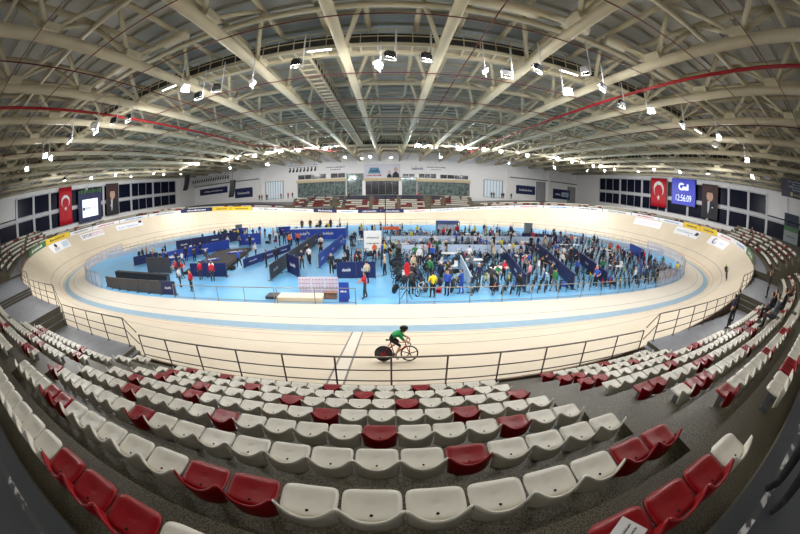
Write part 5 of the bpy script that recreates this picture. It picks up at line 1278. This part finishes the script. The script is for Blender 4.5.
for i in range(26):
    a, b = [(-24.5, -13), (-13, 24), (24, 40), (-38, -25)][[0, 1, 1, 2, 3][i % 5]]; x = r3.uniform(a, b); k = r3.choice([0, 1, 2, 3, 4]) if abs(x) < 22 else 0
    y = 31.2 + row_d(k) if abs(x) < 22 else r3.uniform(40.5, 44); z = row_z(k) if abs(x) < 22 else ZC
    x = round(x / .8) * .8
    tp = r3.choice(['black', 'navy', 'charcoal', 'red', 'grey']); kd = 'sit' if abs(x) < 22 else 'stand'
    if abs(x) < 22:
        s_ = 125 - x if x > 0 else -125 - x; x, y, _, _, _ = edge(s_, row_d(k)) 
    if (round(x, 1), k) in fc: continue
    fc[(round(x, 1), k)] = 1
    person(kd, x, y, z, PI, tp, r3.choice(['black', 'navy']), 'in the far stand under the glazing' if abs(x) < 22 else ('on the far left concourse' if x < 0 else 'on the far right concourse'), 'spectators on the far side')
# dark shoes of someone standing on the concourse beside the camera
person('stand', 4.2, -38.24, ZC, 1.0, 'black', 'black', '', None, 'person in dark trousers and black shoes standing on the concourse behind the back row', shoes='black')

# ------------------------------------------------------------------ racing cyclists
def racer(s, t, lean, jersey, shorts, frame_c, rear_c, label_b, label_p, helmet_c, crank_a=-.75, sc=1.):
    """a rider on a track bike: bike and person are two things; origin at the tyre contact"""
    p = Vector(surf(s, t)); q = Vector(surf(s + .4, t)); tv = (q - p).normalized(); up0 = Vector((0, 0, 1)); sfn = (Vector(surf(s, t, .5)) - p).normalized()
    up = up0.lerp(sfn, lean).normalized(); yv = up.cross(tv).normalized(); up = tv.cross(yv)
    Mx = Matrix((tv, yv, up)).transposed().to_4x4(); Mx.translation = p + up * .006
    b = empty('racing_bicycle'); b.matrix_world = Mx; b.scale = (sc,) * 3; tag(b, label_b, 'bicycle')
    fm = mat(frame_c + '_bike_paint', CLOTH.get(frame_c, (190, 32, 44)), .3)
    frame_geo(MB()).build('frame', fm, b, True); fork_geo(MB()).build('fork', fm, b, True); bar_geo(MB()).build('handlebar', M_blackm, b, True); saddle_geo(MB()).build('saddle', M_blackm, b, True)
    cr = crank_geo(MB(), crank_a).build('crank', M_steel, b, True)
    mb = MB(); wheel_geo(mb, -.47, .335, .325, 0, 1, 0, True, 32); mb.tube([(-.47, -.016, .335), (-.47, .016, .335)], .1, 20, 2); mb.build('rear_wheel', [M_blackm, mat(rear_c + '_wheel', CLOTH[rear_c], .35), fm], b, True)
    mb = MB(); wheel_geo(mb, .51, .335, .325, 0, 0, 5, False, 32); mb.build('front_wheel', [M_blackm], b, True)
    MB().tube([(-.06, -.04, .375), (-.47, -.04, .375), (-.51, -.04, .335), (-.47, -.04, .295), (-.06, -.04, .185), (.03, -.04, .28)], .008, 5, 0, True).build('chain', M_steel, b, True)
    a = crank_a; bb = FR['bb']; ped = lambda a_: (bb[0] + .165 * math.cos(a_), bb[2] + .165 * math.sin(a_))
    R_, L_ = ped(a), ped(a + PI)
    J = dict(pelvis=(-.24, 0, 1.03), waist=(-.13, 0, 1.12), chest=(.09, 0, 1.2), neck=(.21, 0, 1.25), jaw=(.285, 0, 1.28), head=(.325, 0, 1.36), crown=(.3, 0, 1.44), nose=(.42, 0, 1.335))
    for nm, sg, pd, kn in (('R', -1, R_, (.17, -.12, .72)), ('L', 1, L_, (.12, .12, .8))):
        ank = (pd[0] - .11, sg * .11, pd[1] + .1)
        J.update({'sh' + nm: (.13, sg * .17, 1.2), 'el' + nm: (.28, sg * .22, 1.0), 'wr' + nm: (.46, sg * .205, .93), 'ha' + nm: (.515, sg * .2, .885), 'hip' + nm: (-.2, sg * .09, .99), 'kn' + nm: kn, 'an' + nm: ank, 'toe' + nm: (pd[0] + .05, sg * .11, pd[1] + .035)})
        for k in range(4): J[f'f{k}a' + nm] = (.535 + .004 * k, sg * (.215 - .012 * k) , .86 - .016 * k); J[f'f{k}b' + nm] = (.545 - .004 * k, sg * (.19 - .004 * k), .835 - .018 * k)
        J['tha' + nm] = (.5, sg * .175, .88); J['thb' + nm] = (.53, sg * .172, .862)
    B = body_bones(True); R = dict(RAD)
    R.update({'pelvis': (.13, .12), 'waist': (.145, .115), 'chest': (.17, .125), 'head': .1, 'crown': .075})
    for nm in 'LR':
        R.update({'hip' + nm: .09, 'kn' + nm: .056, 'an' + nm: .038})
        for k in range(4): B += [('ha' + nm, f'f{k}a' + nm, 'skin'), (f'f{k}a' + nm, f'f{k}b' + nm, 'skin')]; R[f'f{k}a' + nm] = .009; R[f'f{k}b' + nm] = .008
        B += [('wr' + nm, 'tha' + nm, 'skin'), ('tha' + nm, 'thb' + nm, 'skin')]; R['tha' + nm] = .01; R['thb' + nm] = .009
    B = [(x_, y_, 'skin' if (x_.startswith('kn') and y_.startswith('an')) else ('trousers' if (x_, y_) == ('pelvis', 'waist') else m_)) for x_, y_, m_ in B]
    me = skin_body(J, B, R, None)
    for m_ in (M_skin, M_hair, cloth(jersey), cloth(shorts), cloth('white')): me.materials.append(m_)
    o = link('cyclist', me); o.matrix_world = Mx; o.scale = (sc,) * 3; tag(o, label_p, 'person')
    hm = MB(); hm.ball((.295, 0, 1.412), (.16, .112, .1), 0, 16, 10)
    hm.build('helmet', mat(helmet_c + '_helmet', CLOTH[helmet_c], .3), o, True)
    MB().shell(lambda u, v: (.408 + .02 * math.sin(PI * u), .075 * math.cos(PI * u), 1.345 + .035 * v), 8, 2, .006).build('eyewear', M_blackm, o, True)
    return b, o
racer(2.02, 4.42, .12, 'jersey green', 'black', 'red', 'charcoal', 'red racing bicycle with dark rear disc and five spoked front wheel on the near straight', 'cyclist in a green jersey, black shorts and dark helmet riding the near straight', 'black', -.75, .9)
racer(32.9, 3.24, .55, 'charcoal', 'black', 'black', 'charcoal', 'black racing bicycle on the right hand banking', 'cyclist in dark kit and a lime helmet riding up the right hand banking', 'lime', .4, 1.0)
cl = bpy.data.objects.get('cyclist')

# ------------------------------------------------------------------ world, camera, exposure
w = bpy.data.worlds.new('night'); SC.world = w; w.use_nodes = True
w.node_tree.nodes['Background'].inputs['Color'].default_value = (.02, .03, .06, 1); w.node_tree.nodes['Background'].inputs['Strength'].default_value = .3
cd = bpy.data.cameras.new('camera'); cam = bpy.data.objects.new('camera', cd); COL.objects.link(cam); SC.camera = cam
cd.type = 'PANO'; cd.panorama_type = 'FISHEYE_EQUISOLID'; cd.fisheye_lens = CAM_F; cd.fisheye_fov = math.radians(208); cd.sensor_width = 36; cd.sensor_fit = 'HORIZONTAL'
cd.clip_start = .02; cd.clip_end = 500
cam.location = tuple(CAM)
cam.matrix_world = Matrix.Translation(Vector(CAM)) @ Matrix.Rotation(CAM_YAW, 4, 'Z') @ Matrix.Rotation(PI / 2 - CAM_PITCH, 4, 'X') @ Matrix.Rotation(CAM_ROLL, 4, 'Z')
SC.view_settings.view_transform = 'Standard'; SC.view_settings.look = 'None'; SC.view_settings.gamma = 1; SC.view_settings.use_curve_mapping = False
SC.view_settings.exposure = 0.0
SC.cycles.max_bounces = 8; SC.cycles.diffuse_bounces = 5; SC.cycles.glossy_bounces = 3; SC.cycles.transparent_max_bounces = 12
SC.cycles.sample_clamp_indirect = 4; SC.cycles.use_denoising = True
